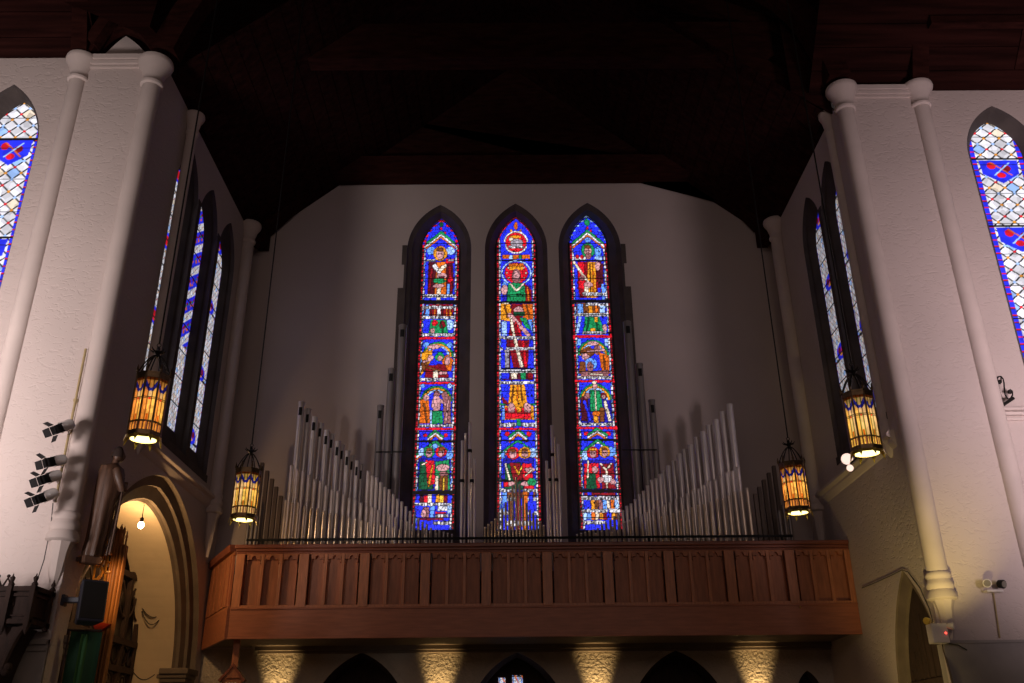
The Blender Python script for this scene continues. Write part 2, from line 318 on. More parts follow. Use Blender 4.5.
def centre_window(P):
    P.border(240, 530)
    e = 17.8-np.clip((243-P.Y)/24, 0, 2)**1.7*17
    P.put((P.Y < 243) & (np.abs(P.U) > e), 'red'); P.put((P.Y < 243) & (np.abs(P.U) > e) & (np.mod(P.Y, 5.5) < 2), 'dpink')
    P.rect(-1.4, 1.4, 222, 230, 'gold'); P.line(-5, 230, -5, 236, 2, 'gold'); P.line(5, 230, 5, 236, 2, 'gold'); P.ell(0, 226, 2, 4, 'orange')
    P.ell(0, 242.5, 12.5, 11.5, 'white'); P.ell(0, 242.5, 10.6, 9.8, 'red'); P.ell(1, 243, 6.5, 4, 'grey'); P.ell(-5, 239, 2.5, 2.4, 'cream'); P.script(-8, 8, 246, 248.5); P.ell(0, 237, 6, 1.5, 'gold')
    P.rect(-14, -11, 242, 256, 'blue'); P.rect(11, 14, 242, 256, 'blue'); P.rect(-14, 14, 255, 259, 'orange'); P.rect(-7, -3, 255.5, 259, 'sky'); P.rect(3, 6, 255.5, 259, 'green')
    P.rect(-15, 15, 260, 261.4, 'black'); P.ell(0, 273, 15.3, 12.8, 'sky'); P.ell(0, 273, 13.6, 11.4, 'blue'); P.ell(0, 273, 11.8, 10.4, 'red')
    for a in range(10):
        P.ell(9.6*math.cos(a*.628), 273+8.6*math.sin(a*.628), .9, .9, 'cream')
    P.rect(-7, 7, 265, 270, 'gold'); 
    for i in range(-3, 4): P.ell(i*2.2, 265, 1.1, 1.7, 'orange')
    P.ell(0, 276, 4.6, 7, 'dpink'); P.ell(0, 275.5, 3.4, 4.5, 'pink'); P.ell(0, 283, 3, 3.4, 'dpink')
    P.poly([(-14, 285), (14, 285), (14, 302), (-14, 302)], 'deep'); P.ell(-12, 288, 3, 6, 'lblue')
    P.poly([(-8, 283), (8, 283), (11, 302), (-10, 302)], 'green'); P.line(-6, 284, 0, 291, 2, 'cream'); P.line(0, 291, 7, 284, 2, 'cream'); P.ell(-12, 290, 3.2, 5, 'pink'); P.poly([(8, 283), (15, 290), (15, 302), (9, 302)], 'dred'); P.line(11, 288, 12, 302, 2, 'orange'); P.rect(-14, 14, 294.5, 295.4, 'black')
    P.rect(-20, 20, 301.4, 303.6, 'black'); P.rect(-15, -8, 303, 306, 'cream')
    P.poly([(-16, 304), (-6, 304), (-3, 322), (-16, 320)], 'gold'); P.poly([(5, 304), (16, 304), (16, 322), (6, 318)], 'orange'); P.line(-12, 306, -9, 318, 1.6, 'brown'); P.line(10, 306, 12, 318, 1.6, 'brown')
    P.poly([(-5, 304), (6, 304), (4, 336), (-8, 336)], 'dred'); P.ell(2, 310, 5, 3.2, 'pink'); P.rect(-3, 8, 312, 316, 'dgreen')
    P.line(-7, 315, 12, 336, 4.2, 'pink'); P.line(-6, 318, -3, 336, 2.6, 'cream'); P.poly([(3, 318), (9, 318), (14, 330), (9, 328)], 'green'); P.rect(-15, -10, 321, 336, 'sky'); P.poly([(11, 320), (15, 320), (15, 334)], 'lblue'); P.line(-1, 322, 4, 336, 2, 'red')
    P.script(-17, 17, 336.5, 339.4)
    P.poly([(-9, 340), (12, 340), (10, 368), (-4, 368)], 'dred'); P.line(-9, 340, -8, 368, 3, 'maroon'); P.line(-2, 340, 4, 366, 3.2, 'cream'); P.line(6, 342, 8, 366, 2.4, 'red'); P.script(-17, 17, 347.6, 350.2); P.rect(-14, -11, 340, 368, 'blue')
    P.rect(-12, -8, 350, 368, 'grey'); P.rect(12, 15, 351, 368, 'blue')
    P.rect(-15, 15, 368.4, 369.4, 'black'); P.script(-17, 17, 369.8, 373); P.rect(-15, 15, 373, 380, 'maroon'); P.rect(-15, -8, 373, 379, 'blue'); P.rect(-6, 0, 373, 379, 'cream'); P.rect(3, 8, 373, 380, 'green'); P.rect(10, 15, 373, 379, 'dred'); P.script(-17, 17, 381.5, 384.4)
    P.rect(-15, 15, 385, 404, 'blue'); P.poly([(-7, 385), (7, 385), (9, 404), (4, 416), (-3, 416), (-9, 404)], 'gold'); P.line(-4, 386, -6, 404, 1.5, 'brown'); P.line(3, 386, 5, 410, 1.5, 'brown'); P.line(0, 386, -1, 412, 1.3, 'orange'); P.poly([(-15, 396), (-8, 404), (-14, 406)], 'dred')
    P.rect(-17, -11, 403.5, 405.5, 'green'); P.rect(10, 17, 403.5, 405.5, 'green'); P.rect(-15, 15, 406, 420, 'gold'); P.rect(-12, 12, 408, 419, 'red'); P.rect(-15, -12.5, 406, 420, 'lblue'); P.ell(-6, 408, 3.4, 5.6, 'pink'); P.ell(9, 408, 3.4, 5.6, 'pink'); P.line(-2, 402, 1, 412, 3, 'gold'); P.line(5, 402, 1, 412, 3, 'gold'); P.line(-11, 413, 12, 413, 1.4, 'dred')
    P.rect(-1.5, 2.5, 419, 426, 'green'); P.script(-17, -2, 423, 427); P.script(3, 17, 423, 427); P.rect(-18, 18, 428, 430.3, 'red')
    P.rect(-15.5, 15.5, 431, 440, 'blue'); P.ell(-10, 434, 2.2, 2.6, 'red'); P.ell(10, 434, 2.2, 2.6, 'red'); P.chevron(432.5, 7, 8); P.rect(-20, 20, 440.2, 441.4, 'black')
    P.chevron(443.5, 13, 17); P.rect(-14, 14, 458, 492, 'deep'); P.ell(0, 446, 5, 3, 'blue'); P.ell(13, 453, 3.5, 5, 'sky'); P.ell(-14, 455, 2, 4, 'lblue')
    P.poly([(-12, 464), (2, 462), (4, 490), (-13, 490)], 'dgreen'); P.poly([(-8, 463), (1, 463), (6, 478), (-4, 484)], 'dred'); P.line(-4, 466, 0, 474, 1.8, 'gold'); P.line(4, 466, 0, 474, 1.8, 'yellow'); P.poly([(3, 463), (12, 464), (14, 490), (5, 490)], 'red'); P.ell(10, 470, 5, 2.4, 'pink'); P.line(6, 476, 12, 470, 1.8, 'cream')
    P.line(-12, 464, -8, 480, 1.6, 'cream'); P.saint(-5, 453.5, 6.2, 'red'); P.saint(5.8, 453, 5.8, 'gold'); P.rect(-20, 20, 480.2, 481.3, 'black'); P.ell(-8, 484, 4.5, 2.5, 'pink'); P.ell(6, 484, 4.5, 2.5, 'pink'); P.ell(12, 482, 4, 4, 'green'); P.rect(-14, -9, 482, 487, 'red')
    for y in (489, 498, 512):
        P.script(-17, -3, y, y+3.2); P.script(4, 17, y, y+3.2)
    P.rect(-15, 15, 492.6, 497.4, 'brown'); P.rect(-15, -11, 492.6, 512, 'lblue'); P.rect(9, 13, 492.6, 520, 'blue'); P.rect(-2, 2, 492, 530, 'dred'); P.rect(4, 8, 492, 530, 'orange'); P.rect(-9, -5, 501.6, 530, 'brown'); P.rect(-5, -2, 501, 530, 'deep'); P.rect(-14, -10, 503, 508, 'blue')
    P.script(-12, 12, 521, 526)
def right_window(P):
    P.border(243, 530)
    e = 17.8-np.clip((243-P.Y)/24, 0, 2)**1.7*17
    P.put((P.Y < 243) & (np.abs(P.U) > e), 'blue'); P.put((P.Y < 243) & (np.abs(P.U) > e) & (np.mod(P.Y, 4.6) < 1.6), 'sky')
    for (u, y) in ((-3, 234), (4, 231), (-8, 238), (9, 237), (-12, 241), (0, 228), (12, 242), (6, 236)): P.ell(u, y, 1.4, 1.4, 'red')
    P.ell(0, 222.5, 3, 3.5, 'green'); P.chevron(233.5, 12, 16); P.ell(0, 240, 3.5, 2.5, 'lblue')
    P.rect(-14, 14, 246, 260, 'blue'); P.rect(-15, -3, 257, 260, 'white'); P.ell(-12, 257, 2, 2, 'red'); P.ell(-7, 257, 2, 2, 'red'); P.ell(10, 252, 4, 5, 'lblue'); P.rect(6, 14, 256.5, 260, 'sky')
    P.rect(-20, 20, 260.3, 261.4, 'black')
    P.poly([(-12, 262), (13, 262), (15, 280), (11, 298), (-11, 298), (-14, 280)], 'dred'); P.poly([(-12, 262), (-5, 262), (-6, 290), (-12, 288)], 'red'); P.poly([(6, 262), (15, 264), (14, 282), (9, 288)], 'maroon')
    P.poly([(-1, 262), (7, 262), (6, 298), (-4, 298)], 'gold'); P.line(1, 264, 0, 296, 1.2, 'brown'); P.line(4, 264, 3, 296, 1.2, 'orange'); P.ell(9, 266, 3, 4.5, 'pink'); P.line(-16, 262, -2, 282, 2.4, 'cream'); P.ell(-2, 285, 5, 3, 'pink'); P.ell(-8, 278, 3, 3, 'dpink')
    P.rect(-15.4, -12.6, 268, 298, 'blue'); P.rect(12, 15, 284, 300, 'lblue'); P.rect(8, 11, 288, 300, 'blue'); P.rect(-6, -2, 287, 294, 'cream'); P.saint(-.5, 250.5, 7.2, 'green'); P.ell(-.3, 256, 3.2, 3.4, 'dpink')
    P.script(-8, 17, 292.8, 295.8); P.rect(-20, 20, 299.8, 302.6, 'black')
    P.rect(-15, 15, 303, 314, 'brown'); P.script(-6, 17, 303, 306); P.rect(-14, -8, 304, 314, 'lblue'); P.rect(-3, 1, 306, 314, 'gold'); P.rect(4, 7, 306, 314, 'orange'); P.rect(9, 15, 306, 313, 'sky'); P.script(-18, 18, 313.5, 316.6)
    P.poly([(-7, 317), (8, 317), (13, 333), (-9, 333)], 'green'); P.line(-3, 318, -6, 332, 1.4, 'dgreen'); P.line(4, 318, 6, 332, 1.4, 'dgreen'); P.rect(3, 6, 317, 322, 'gold'); P.line(-12, 318, -15, 332, 3, 'sky'); P.ell(13, 328, 2.4, 3.4, 'pink'); P.ell(1, 330, 3, 1.6, 'gold')
    P.script(-10, 14, 331.6, 334.6); P.rect(-20, 20, 335.4, 338, 'red'); P.rect(-16, -12, 339, 346, 'lblue'); P.rect(12, 16, 339, 346, 'sky')
    P.arch(356, 16, 16); P.ell(0, 343.5, 6, 2, 'pink'); P.poly([(-15, 352), (-4, 346), (4, 352), (-4, 358)], 'brown'); P.ell(4, 350, 3.5, 5, 'dpink'); P.poly([(5, 352), (16, 356), (15, 374), (8, 374)], 'orange'); P.line(10, 356, 11, 372, 1.4, 'brown'); P.line(-6, 352, 12, 350, 2, 'pink'); P.ell(-8, 357, 4, 3.4, 'pink')
    P.ell(-3, 364, 6, 6, 'lblue'); P.ell(-4, 367, 3.4, 5, 'dpink'); P.rect(-15, -8, 362, 374, 'brown'); P.poly([(-14, 372), (14, 370), (14, 378), (-14, 378)], 'dpink'); P.line(-6, 374, 8, 375, 1.4, 'cream')
    P.script(-17, 17, 376.4, 379.2); P.rect(-20, 20, 380.2, 382.6, 'red')
    P.arch(400, 16, 16); P.rect(-15, 15, 400, 423, 'deep'); P.poly([(-5, 390), (5, 390), (7, 412), (-6, 412)], 'green'); P.line(0, 390, 0, 412, 1.6, 'cream'); P.ell(0, 386, 2.6, 3.4, 'pink'); P.ell(0, 382.6, 2.6, 1.5, 'cream'); P.poly([(-15, 398), (-7, 394), (-9, 422), (-15, 420)], 'maroon'); P.ell(-8, 396, 3.2, 3.2, 'dpink'); P.ell(8, 396, 3.2, 3.4, 'dred'); P.ell(8, 397, 2, 2.2, 'pink')
    P.line(-11, 402, -6, 420, 2.6, 'blue'); P.line(9, 402, 13, 420, 3.2, 'cream'); P.rect(3, 8, 408, 422, 'brown'); P.ell(0, 414, 4, 3, 'orange'); P.rect(-3, 2, 416, 423, 'gold')
    P.script(-17, 17, 423, 426); P.rect(-20, 20, 427, 429.4, 'red'); P.rect(-15.5, 15.5, 430, 438.6, 'blue'); P.rect(-13, -9, 432, 435.6, 'red'); P.rect(9, 13, 432, 435.6, 'red'); P.chevron(431.5, 6, 9); P.rect(-20, 20, 439, 441.2, 'black')
    P.chevron(443, 13, 17); P.ell(13, 452, 4, 5, 'lblue'); P.ell(-13, 456, 3, 5, 'sky'); P.ell(0, 446, 3, 2.4, 'blue'); P.rect(-15, 15, 460, 489, 'deep')
    P.poly([(-14, 464), (0, 463), (0, 489), (-15, 489)], 'red'); P.poly([(-12, 472), (-4, 474), (-3, 489), (-13, 489)], 'dgreen'); P.poly([(1, 464), (14, 463), (15, 489), (2, 489)], 'dred'); P.line(2, 464, 7, 470, 1.8, 'cream'); P.line(12, 464, 7, 470, 1.8, 'cream'); P.rect(6, 8, 470, 489, 'cream'); P.poly([(3, 475), (12, 476), (11, 483), (3, 482)], 'white'); P.ell(-4, 470, 3, 4, 'pink'); P.ell(1, 480, 3, 3, 'pink'); P.line(-10, 461, -11, 478, 1.5, 'cream'); P.ell(13, 482, 3, 3, 'pink')
    P.saint(-5, 453, 6, 'red', crown='gold'); P.saint(6.2, 452, 5.6, 'gold'); P.rect(-20, 20, 489.4, 492.8, 'black')
    P.rect(-15, 15, 493, 496, 'dred'); P.rect(-12, -8, 493, 496, 'blue'); P.script(-18, 18, 496.5, 500.2)
    for i, c in enumerate(('blue', 'blue', 'gold', 'brown', 'dpink', 'lblue', 'cream', 'orange', 'sky')): P.rect(-16.5+i*3.7, -13+i*3.7, 500.2, 509.4, c)
    P.script(-18, 6, 509.4, 512.4); P.rect(7, 18, 509, 512.6, 'white')
    for i, c in enumerate(('sky', 'lblue', 'orange', 'cream', 'gold', 'dred', 'blue', 'gold', 'brown')): P.rect(-16.5+i*3.7, -13+i*3.7, 512.6, 520, c)
    P.script(-17, 4, 521, 524.4)
def quarry(pal='white', dots=('gold', 'red', 'sky'), med=(), size=7.5, bw=3.5, zig=False):
    def f(P):
        U, Y = P.U, P.Y
        P.c[:] = C['white']
        a = (U/size+Y/(size*1.35)); b = (U/size-Y/(size*1.35))
        ia, ib = np.floor(a), np.floor(b); h = np.mod(ia*12.9898+ib*78.233, 5.0)
        P.c *= (0.8+.10*h)[..., None]
        P.put(h < .35, 'cream'); P.put((h > 1.2) & (h < 1.5), 'sky')
        fa, fb = a-np.round(a), b-np.round(b)
        P.put((np.abs(fa) < .07) | (np.abs(fb) < .07), 'black')
        d = np.hypot(fa, fb); ra, rb = np.round(a), np.round(b)
        for k, c in enumerate(dots): P.put((d < .15) & (np.mod(ra+rb*2, 3) == k), c)
        if zig:
            w = np.mod(Y-U*.9, 30); P.put((w < 20), 'blue'); P.put((w > 4) & (w < 9) & (h > 2.5), 'orange'); P.put((w > 10) & (w < 14) & (h > 2.2), 'dred'); P.put((w > 18.6) & (w < 20.5), 'white'); P.put((w > 9) & (w < 12) & (h < 1.1), 'green')
        for (y, k) in med:
            P.rect(-20, 20, y-9, y-6, 'black'); P.ell(0, y, 14, 10, 'blue'); P.ell(-3, y, 5, 6, 'red'); P.ell(6, y+2, 3.4, 4, 'dred'); P.ell(2, y-4, 4, 1.8, k)
        P.put(np.abs(U) > 20-bw, 'blue'); P.put((np.abs(U) > 20-bw) & (np.mod(Y, 9) < 1.6), 'red'); P.put((np.abs(U) > 20-bw) & (np.mod(Y, 9) > 8.5), 'black')
    return f
def glass_pane(parent, o3, ax, w, h, painter, UY, step, seed_sp, gain=1.0, sd=1, mat_='glass', lead=.10, name='stained_glass', QQ=.12, outline=0):
    """pane spanned by horizontal unit ax (3D) and z from corner o3; UY(s,z)-> design coords"""
    nx = max(4, int(w/step)); nz = max(4, int(h/step))
    s = np.linspace(0, w, nx+1); z = np.linspace(0, h, nz+1); SS, ZZ = np.meshgrid(s, z)
    rng = np.random.RandomState(sd)
    cx = int(w/seed_sp)+3; cz = int(h/seed_sp)+3
    js = (np.arange(cx)[None, :]-.5+rng.rand(cz, cx)*.9)*seed_sp; jz = (np.arange(cz)[:, None]-.5+rng.rand(cz, cx)*.9)*seed_sp
    shade = .72+.5*rng.rand(cz, cx)
    i0 = np.floor(SS/seed_sp).astype(int)+1; k0 = np.floor(ZZ/seed_sp).astype(int)+1
    d1 = np.full(SS.shape, 9e9); d2 = d1.copy(); bs = SS.copy(); bz = ZZ.copy(); sh = np.ones(SS.shape)
    for di in (-1, 0, 1):
        for dk in (-1, 0, 1):
            i = np.clip(i0+di, 0, cx-1); k = np.clip(k0+dk, 0, cz-1)
            d = np.hypot(SS-js[k, i], ZZ-jz[k, i]); cl = d < d1
            d2 = np.where(cl, d1, np.minimum(d2, d)); d1 = np.where(cl, d, d1)
            bs = np.where(cl, js[k, i], bs); bz = np.where(cl, jz[k, i], bz); sh = np.where(cl, shade[k, i], sh)
    q = QQ
    U, Y = UY(SS*(1-q)+bs*q, ZZ*(1-q)+bz*q)
    P = Paint(U, Y); painter(P)
    col = P.c*sh[..., None]*gain
    if outline:
        df = np.zeros(SS.shape, bool); dx = np.abs(np.diff(P.c, axis=1)).sum(-1) > .02; dz = np.abs(np.diff(P.c, axis=0)).sum(-1) > .02
        df[:, 1:] |= dx; df[1:, :] |= dz
        col[df] *= 1-outline
    if lead: col[(d2-d1) < seed_sp*lead] = (.006, .005, .006)
    a = np.array(ax); v = np.array(o3)+SS[..., None]*a+ZZ[..., None]*np.array((0, 0, 1.0))
    pl = np.array(parent.location) if parent is not None else np.zeros(3)
    v = (v-pl).reshape(-1, 3)
    idx = np.arange((nx+1)*(nz+1)).reshape(nz+1, nx+1)
    fs = np.stack([idx[:-1, :-1], idx[:-1, 1:], idx[1:, 1:], idx[1:, :-1]], -1).reshape(-1, 4)
    me = bpy.data.meshes.new(name)
    me.vertices.add(len(v)); me.vertices.foreach_set('co', v.ravel().astype(np.float32))
    me.loops.add(fs.size); me.loops.foreach_set('vertex_index', fs.ravel().astype(np.int32))
    me.polygons.add(len(fs)); me.polygons.foreach_set('loop_start', np.arange(0, fs.size, 4, dtype=np.int32))
    me.update(calc_edges=True)
    at = me.color_attributes.new('Col', 'FLOAT_COLOR', 'POINT')
    at.data.foreach_set('color', np.concatenate([col.reshape(-1, 3), np.ones((len(v), 1))], 1).ravel().astype(np.float32))
    me.materials.append(M[mat_])
    o = bpy.data.objects.new(name, me); COL.objects.link(o)
    if parent is not None: o.parent = parent
    return o
def proj_y(x, y, z):
    v = (x, y, z-CZ); dz = sum(v[i]*fw[i] for i in range(3)); return 341.5-F*sum(v[i]*U2[i] for i in range(3))/dz
# ------------------------------------------------------------------ the setting
BY = 18.0; XL = -5.8; XR = 6.0; ZT = 12.38; YPL = 12.0; YPR = 13.3
CW = [(-1.57, .73, 13.34), (.18, .71, 13.36), (1.855, .71, 13.37)]
holes = [lancet(c, hw, 5.3, 12.15, za) for c, hw, za in CW]
doors = [(-2.80, 3.42), (.12, 3.40), (3.10, 3.41)]
wall('wall_back', [(XL, 3.5), (XR, 3.5), (XR, ZT+.1), (4.9, 14.2), (3, 16), (0.1, 17.2), (-3, 16), (-4.7, 14.2), (XL, ZT+.1)], holes, lambda a, b: (a, BY, b), 'plaster_back')
dh = [lancet(c, .95, 0.02, 2.05, za+.0, 12) for c, za in doors]
niche = lancet(5.52, .24, .9, 2.6, 3.04, 8)
lo = wall('wall_back_lower', [(XL, 0), (XR, 0), (XR, 3.5), (XL, 3.5)], dh+[niche], lambda a, b: (a, BY, b), 'rough_stucco')
lo.name = 'wall_back.001'
n = 0
for (c, za), hl in zip(doors, dh):
    n += 1; d = empty('door_%d' % n, (c, BY, 0), kind='structure')
    b = MB(); b.loft([[(p[0], BY, p[1]) for p in hl], [(c+(p[0]-c)*.9, BY+.2, p[1]-.05*(p[1] > 1)) for p in hl], [(c+(p[0]-c)*.9, BY+.5, p[1]-.05*(p[1] > 1)) for p in hl]])
    b.build('door_jamb', 'walnut', d)
    # pointed hood line just proud of the stucco
    out = lancet(c, 1.06, .1, 2.05, za+.10, 12)[2:-0 or None]; inn = lancet(c, .95, .1, 2.05, za, 12)[2:]
    b = MB(); b.loft([[(p[0], BY-.005, p[1]) for p in inn], [(p[0], BY-.03, p[1]) for p in inn], [(p[0], BY-.03, p[1]) for p in out], [(p[0], BY-.0, p[1]) for p in out]], closed=False)
    b.build('hood_mould', 'rough_stucco', d)
    b = MB()
    lf = lancet(c, .93, .02, 2.05, za+.02, 12); b.prism(lf, .05, lambda a, bb, dd: (a, BY+.5+dd, bb))
    leaf = b.build('door_leaf', 'walnut', d)
    b = MB()
    for k in range(-4, 5): b.box(c+k*.18-.012, c+k*.18+.012, BY+.485, BY+.5, .05, za-.30-abs(k)*.11-(.0 if abs(k) < 3 else .25))
    b.build('batten', 'walnut', d)
    if n == 2:
        def small(P):
            P.c[:] = C['white']; P.put(np.mod(P.U, 7) < 2.2, 'lblue'); P.put(np.mod(P.Y, 9) < 1.2, 'black'); P.put((np.mod(P.Y+P.U, 11) < 2.5), 'orange'); P.ell(0, 8, 4, 5, 'cyan')
        for sx in (-.30, -.04):
            o = glass_pane(None, (c-.06+sx, BY+.475, 2.1), (1, 0, 0), .13 if sx < -.1 else .20, .93-.04*(sx < -.1), small, lambda s, z: (s*90-8, z*40), .012, .05, .9, 3, name='leaf_window')
            o.parent = d; o.matrix_parent_inverse = Matrix.Translation(-Vector(d.location))
b = MB(); b.loft([[(p[0], BY, p[1]) for p in niche], [(5.52+(p[0]-5.52)*.8, BY+.3, p[1]) for p in niche]]); nr = b.build('trim_1', 'stone_arch'); nr['kind'] = 'structure'
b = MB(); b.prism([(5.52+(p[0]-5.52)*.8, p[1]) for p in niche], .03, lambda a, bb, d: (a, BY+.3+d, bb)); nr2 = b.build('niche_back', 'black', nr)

wn = 0
painters = [left_window, centre_window, right_window]
for i, ((c, hw, za), hl) in enumerate(zip(CW, holes)):
    wn += 1; w = empty('window_%d' % wn, (c, BY, 5.3), kind='structure')
    YG = BY+.35; ghw = .435 if i != 1 else .455
    gz = atY((441, 515, 588)[i], (220, 218.5, 217)[i], YG)[2]; gzb = atY((435, 517, 600)[i], 530, YG)[2]
    mid = lancet(c, hw-.10, 5.32, 12.15, za-.12); inn = lancet(c, ghw+.03, gzb, gz-.88, gz+.03)
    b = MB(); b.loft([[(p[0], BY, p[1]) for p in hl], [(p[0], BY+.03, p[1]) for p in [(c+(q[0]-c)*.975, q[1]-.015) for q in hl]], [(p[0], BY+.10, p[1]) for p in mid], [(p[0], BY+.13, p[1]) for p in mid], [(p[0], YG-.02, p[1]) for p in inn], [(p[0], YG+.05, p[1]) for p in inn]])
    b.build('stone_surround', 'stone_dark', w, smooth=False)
    # thin bead around the glass and the iron saddle bars in front of it
    b = MB(); edge = lancet(c, ghw+.015, gzb, gz-.88, gz+.0); b.tube([(p[0], YG-.01, p[1]) for p in edge], .014, 6, closed=True)
    b.build('window_frame', 'lead', w)
    b = MB()
    z = gzb+.25
    while z < gz-.5:
        b.box(c-ghw-.02, c+ghw+.02, YG-.022, YG-.008, z-.006, z+.006); z += .46
    b.build('saddle_bar', 'lead', w)
    x0 = c-ghw-.03
    def UYf(s, z, x0=x0, c=c, ghw=ghw, gzb=gzb, YG=YG):
        return (x0+s-c)/ghw*20, proj_y(x0+s, YG, gzb+z)
    glass_pane(w, (x0, YG, gzb), (1, 0, 0), 2*ghw+.06, gz+.1-gzb, painters[i], UYf, .0115, .075, 1.6, 20+i, outline=.85)
# dark quoin blocks stepping out beside the outer lancets
q = MB()
for sx, cx in ((-1, -1.57-.73), (1, 1.855+.71)):
    for z0, z1, w_ in ((11.75, 12.25, .11), (9.2, 11.15, .17), (5.3, 9.2, .17), (11.15, 11.75, .05)):
        q.box(min(cx, cx+sx*w_), max(cx, cx+sx*w_), BY-.015, BY+.05, z0, z1)
q.build('trim_2', 'stone_dark')['kind'] = 'structure'

# ---- side walls of the transept
def side_wall(side):
    X = XL if side < 0 else XR; out = -1 if side < 0 else 1
    centres = (13.9, 15.12, 16.34) if side < 0 else (14.27, 15.49)
    hls = [lancet(c, .56, 6.55, 10.85, 11.84 if side < 0 else 11.82) for c in centres]
    y0 = YPL if side < 0 else YPR
    if side < 0:
        big = lancet(15.05, 2.65, .02, 3.05, 5.97, 20); extra = [big]
    else:
        big = lancet(14.14, .92, .02, 2.3, 4.17, 14); extra = [big]
    wall('wall_left' if side < 0 else 'wall_right', [(y0, 0), (BY, 0), (BY, ZT), (y0, ZT)], hls+extra, lambda a, b: (X, a, b), 'plaster')
    global wn
    for k, (c, hl) in enumerate(zip(centres, hls)):
        wn += 1; w = empty('window_%d' % wn, (X, c, 6.55), kind='structure')
        GX = X+out*.20; inn = lancet(c, .385, 6.94, 10.75, 11.46)
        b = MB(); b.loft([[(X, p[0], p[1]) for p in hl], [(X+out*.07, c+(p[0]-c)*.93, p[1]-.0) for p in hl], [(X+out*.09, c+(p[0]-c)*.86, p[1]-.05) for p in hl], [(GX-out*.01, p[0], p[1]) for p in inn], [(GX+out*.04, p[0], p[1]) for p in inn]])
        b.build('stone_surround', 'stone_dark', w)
        pnt = quarry(med=((-14, 'gold'), (-100, 'gold'), (-190, 'gold'), (-270, 'gold')), size=6.2, bw=0)
        if side < 0 and k == 1: 
            def pnt(P):
                quarry(size=6.2, bw=0)(P); keep = P.c.copy(); quarry(size=6.2, bw=0, zig=True)(P); P.c = np.where((P.Y > -185)[..., None], P.c, keep)
        glass_pane(w, (GX, c-.40, 6.93), (0, 1, 0), .80, 4.6, pnt, lambda s, z: ((s-.40)/.38*20, (z-4.6)*62), .016, .085, .75 if side < 0 else .5, 40+wn, lead=0, QQ=0)
        b = MB(); z = 7.4
        while z < 11: b.box(GX-out*.03-.006, GX-out*.03+.006, c-.39, c+.39, z-.007, z+.007); z += .5
        b.build('saddle_bar', 'lead', w)
    # dark mullion fronts between the lights
    m = MB()
    ed = [(centres[i]+centres[i+1])/2 for i in range(len(centres)-1)]
    for e in ed: m.box(min(X-out*.015, X+out*.1), max(X-out*.015, X+out*.1), e-.075, e+.075, 6.55, 11.18)
    m.box(min(X-out*.01, X+out*.1), max(X-out*.01, X+out*.1), centres[0]-.62, centres[-1]+.62, 6.42, 6.56)
    m.build('trim_3' if side < 0 else 'trim_4', 'stone_dark')['kind'] = 'structure'
    # sloping string course below the windows
    pr = [(0, 0), (.10, -.02), (.13, -.06), (.13, -.10), (.07, -.14), (.07, -.18), (.02, -.26), (0, -.28)]
    b = MB(); z0 = 6.28 if side < 0 else 6.22
    r0 = [(X-out*a, (13.75 if side < 0 else 13.5), z0+bb) for a, bb in pr]; r1 = [(X-out*a, 17.35, z0+bb) for a, bb in pr]
    b.loft([r0, r1]); b.add(r0, [tuple(range(len(r0)))]); b.build('trim_5' if side < 0 else 'trim_6', 'smooth')['kind'] = 'structure'
    return X, big
_, archL = side_wall(-1); _, archR = side_wall(1)
# left doorway arch: three orders and the lit passage
def sc(poly, c, k, z0, dz): return [(c+(p[0]-c)*k, p[1]-(dz if p[1] > z0 else 0)) for p in poly]
A0 = archL; A1 = lancet(15.05, 2.50, .02, 3.05, 5.80, 20); A2 = lancet(15.05, 2.36, .02, 3.05, 5.58, 20); A3 = lancet(15.05, 2.32, .02, 3.05, 5.53, 20)
dl = empty('door_4', (XL, 15.05, 0), kind='structure')
b = MB(); ring = lambda pl, X: [(X, p[0], p[1]) for p in pl]
b.loft([ring(A0, XL), ring(A0, XL-.10), ring(A1, XL-.12), ring(A1, XL-.18), ring(A2, XL-.22), ring(A2, XL-.28), ring(A3, XL-.32)])
b.build('arch_moulding', 'stone_arch', dl)
b = MB(); b.loft([ring(A3, XL-.32), ring(A3, XL-1.08)]); b.build('passage_lining', 'passage', dl)
b = MB()
for yy in (15.05+2.4, 15.05-2.4):
    b.box(XL-.5, XL+.03, yy-.27, yy+.27, 2.93, 3.0); b.box(XL-.46, XL+.06, yy-.30, yy+.30, 3.0, 3.10); b.box(XL-.44, XL+.02, yy-.25, yy+.25, 2.86, 2.93)
b.build('impost', 'stone_arch', dl, bevel=.015)
# rear wall of the aisle behind the arch
b = MB(); b.box(XL-4.2, XL-4.0, 9, 19, 0, 7); b.box(XL-4.1, XL-1.4, 12.2, 12.3, 0, 7); b.box(XL-4.1, XL-1.4, 18.0, 18.1, 0, 7); b.box(XL-4.1, XL-.2, 12.2, 18.1, 6.4, 6.5); b.build('wall_aisle', 'stone_arch')['kind'] = 'structure'
bpy.data.objects['wall_aisle'].name = 'wall_left.001'
# right doorway
dr = empty('door_5', (XR, 14.14, 0), kind='structure')
B1 = lancet(14.14, .74, .02, 2.3, 3.96, 14)
b = MB(); b.loft([ring(archR, XR), ring(archR, XR+.03), ring(B1, XR+.08), ring(B1, XR+.13)]); b.build('arch_moulding', 'stone_arch', dr)
b = MB(); b.prism(B1, .05, lambda a, bb, d: (XR+.13+d, a, bb)); b.build('door_leaf', 'walnut', dr)
b = MB()
for k in range(-3, 4): b.box(XR+.115, XR+.13, 14.14+k*.2-.012, 14.14+k*.2+.012, .05, 3.5-abs(k)*.25)
b.box(XR+.11, XR+.13, 13.45, 14.83, 2.45, 2.60)
b.build('batten', 'walnut', dr)
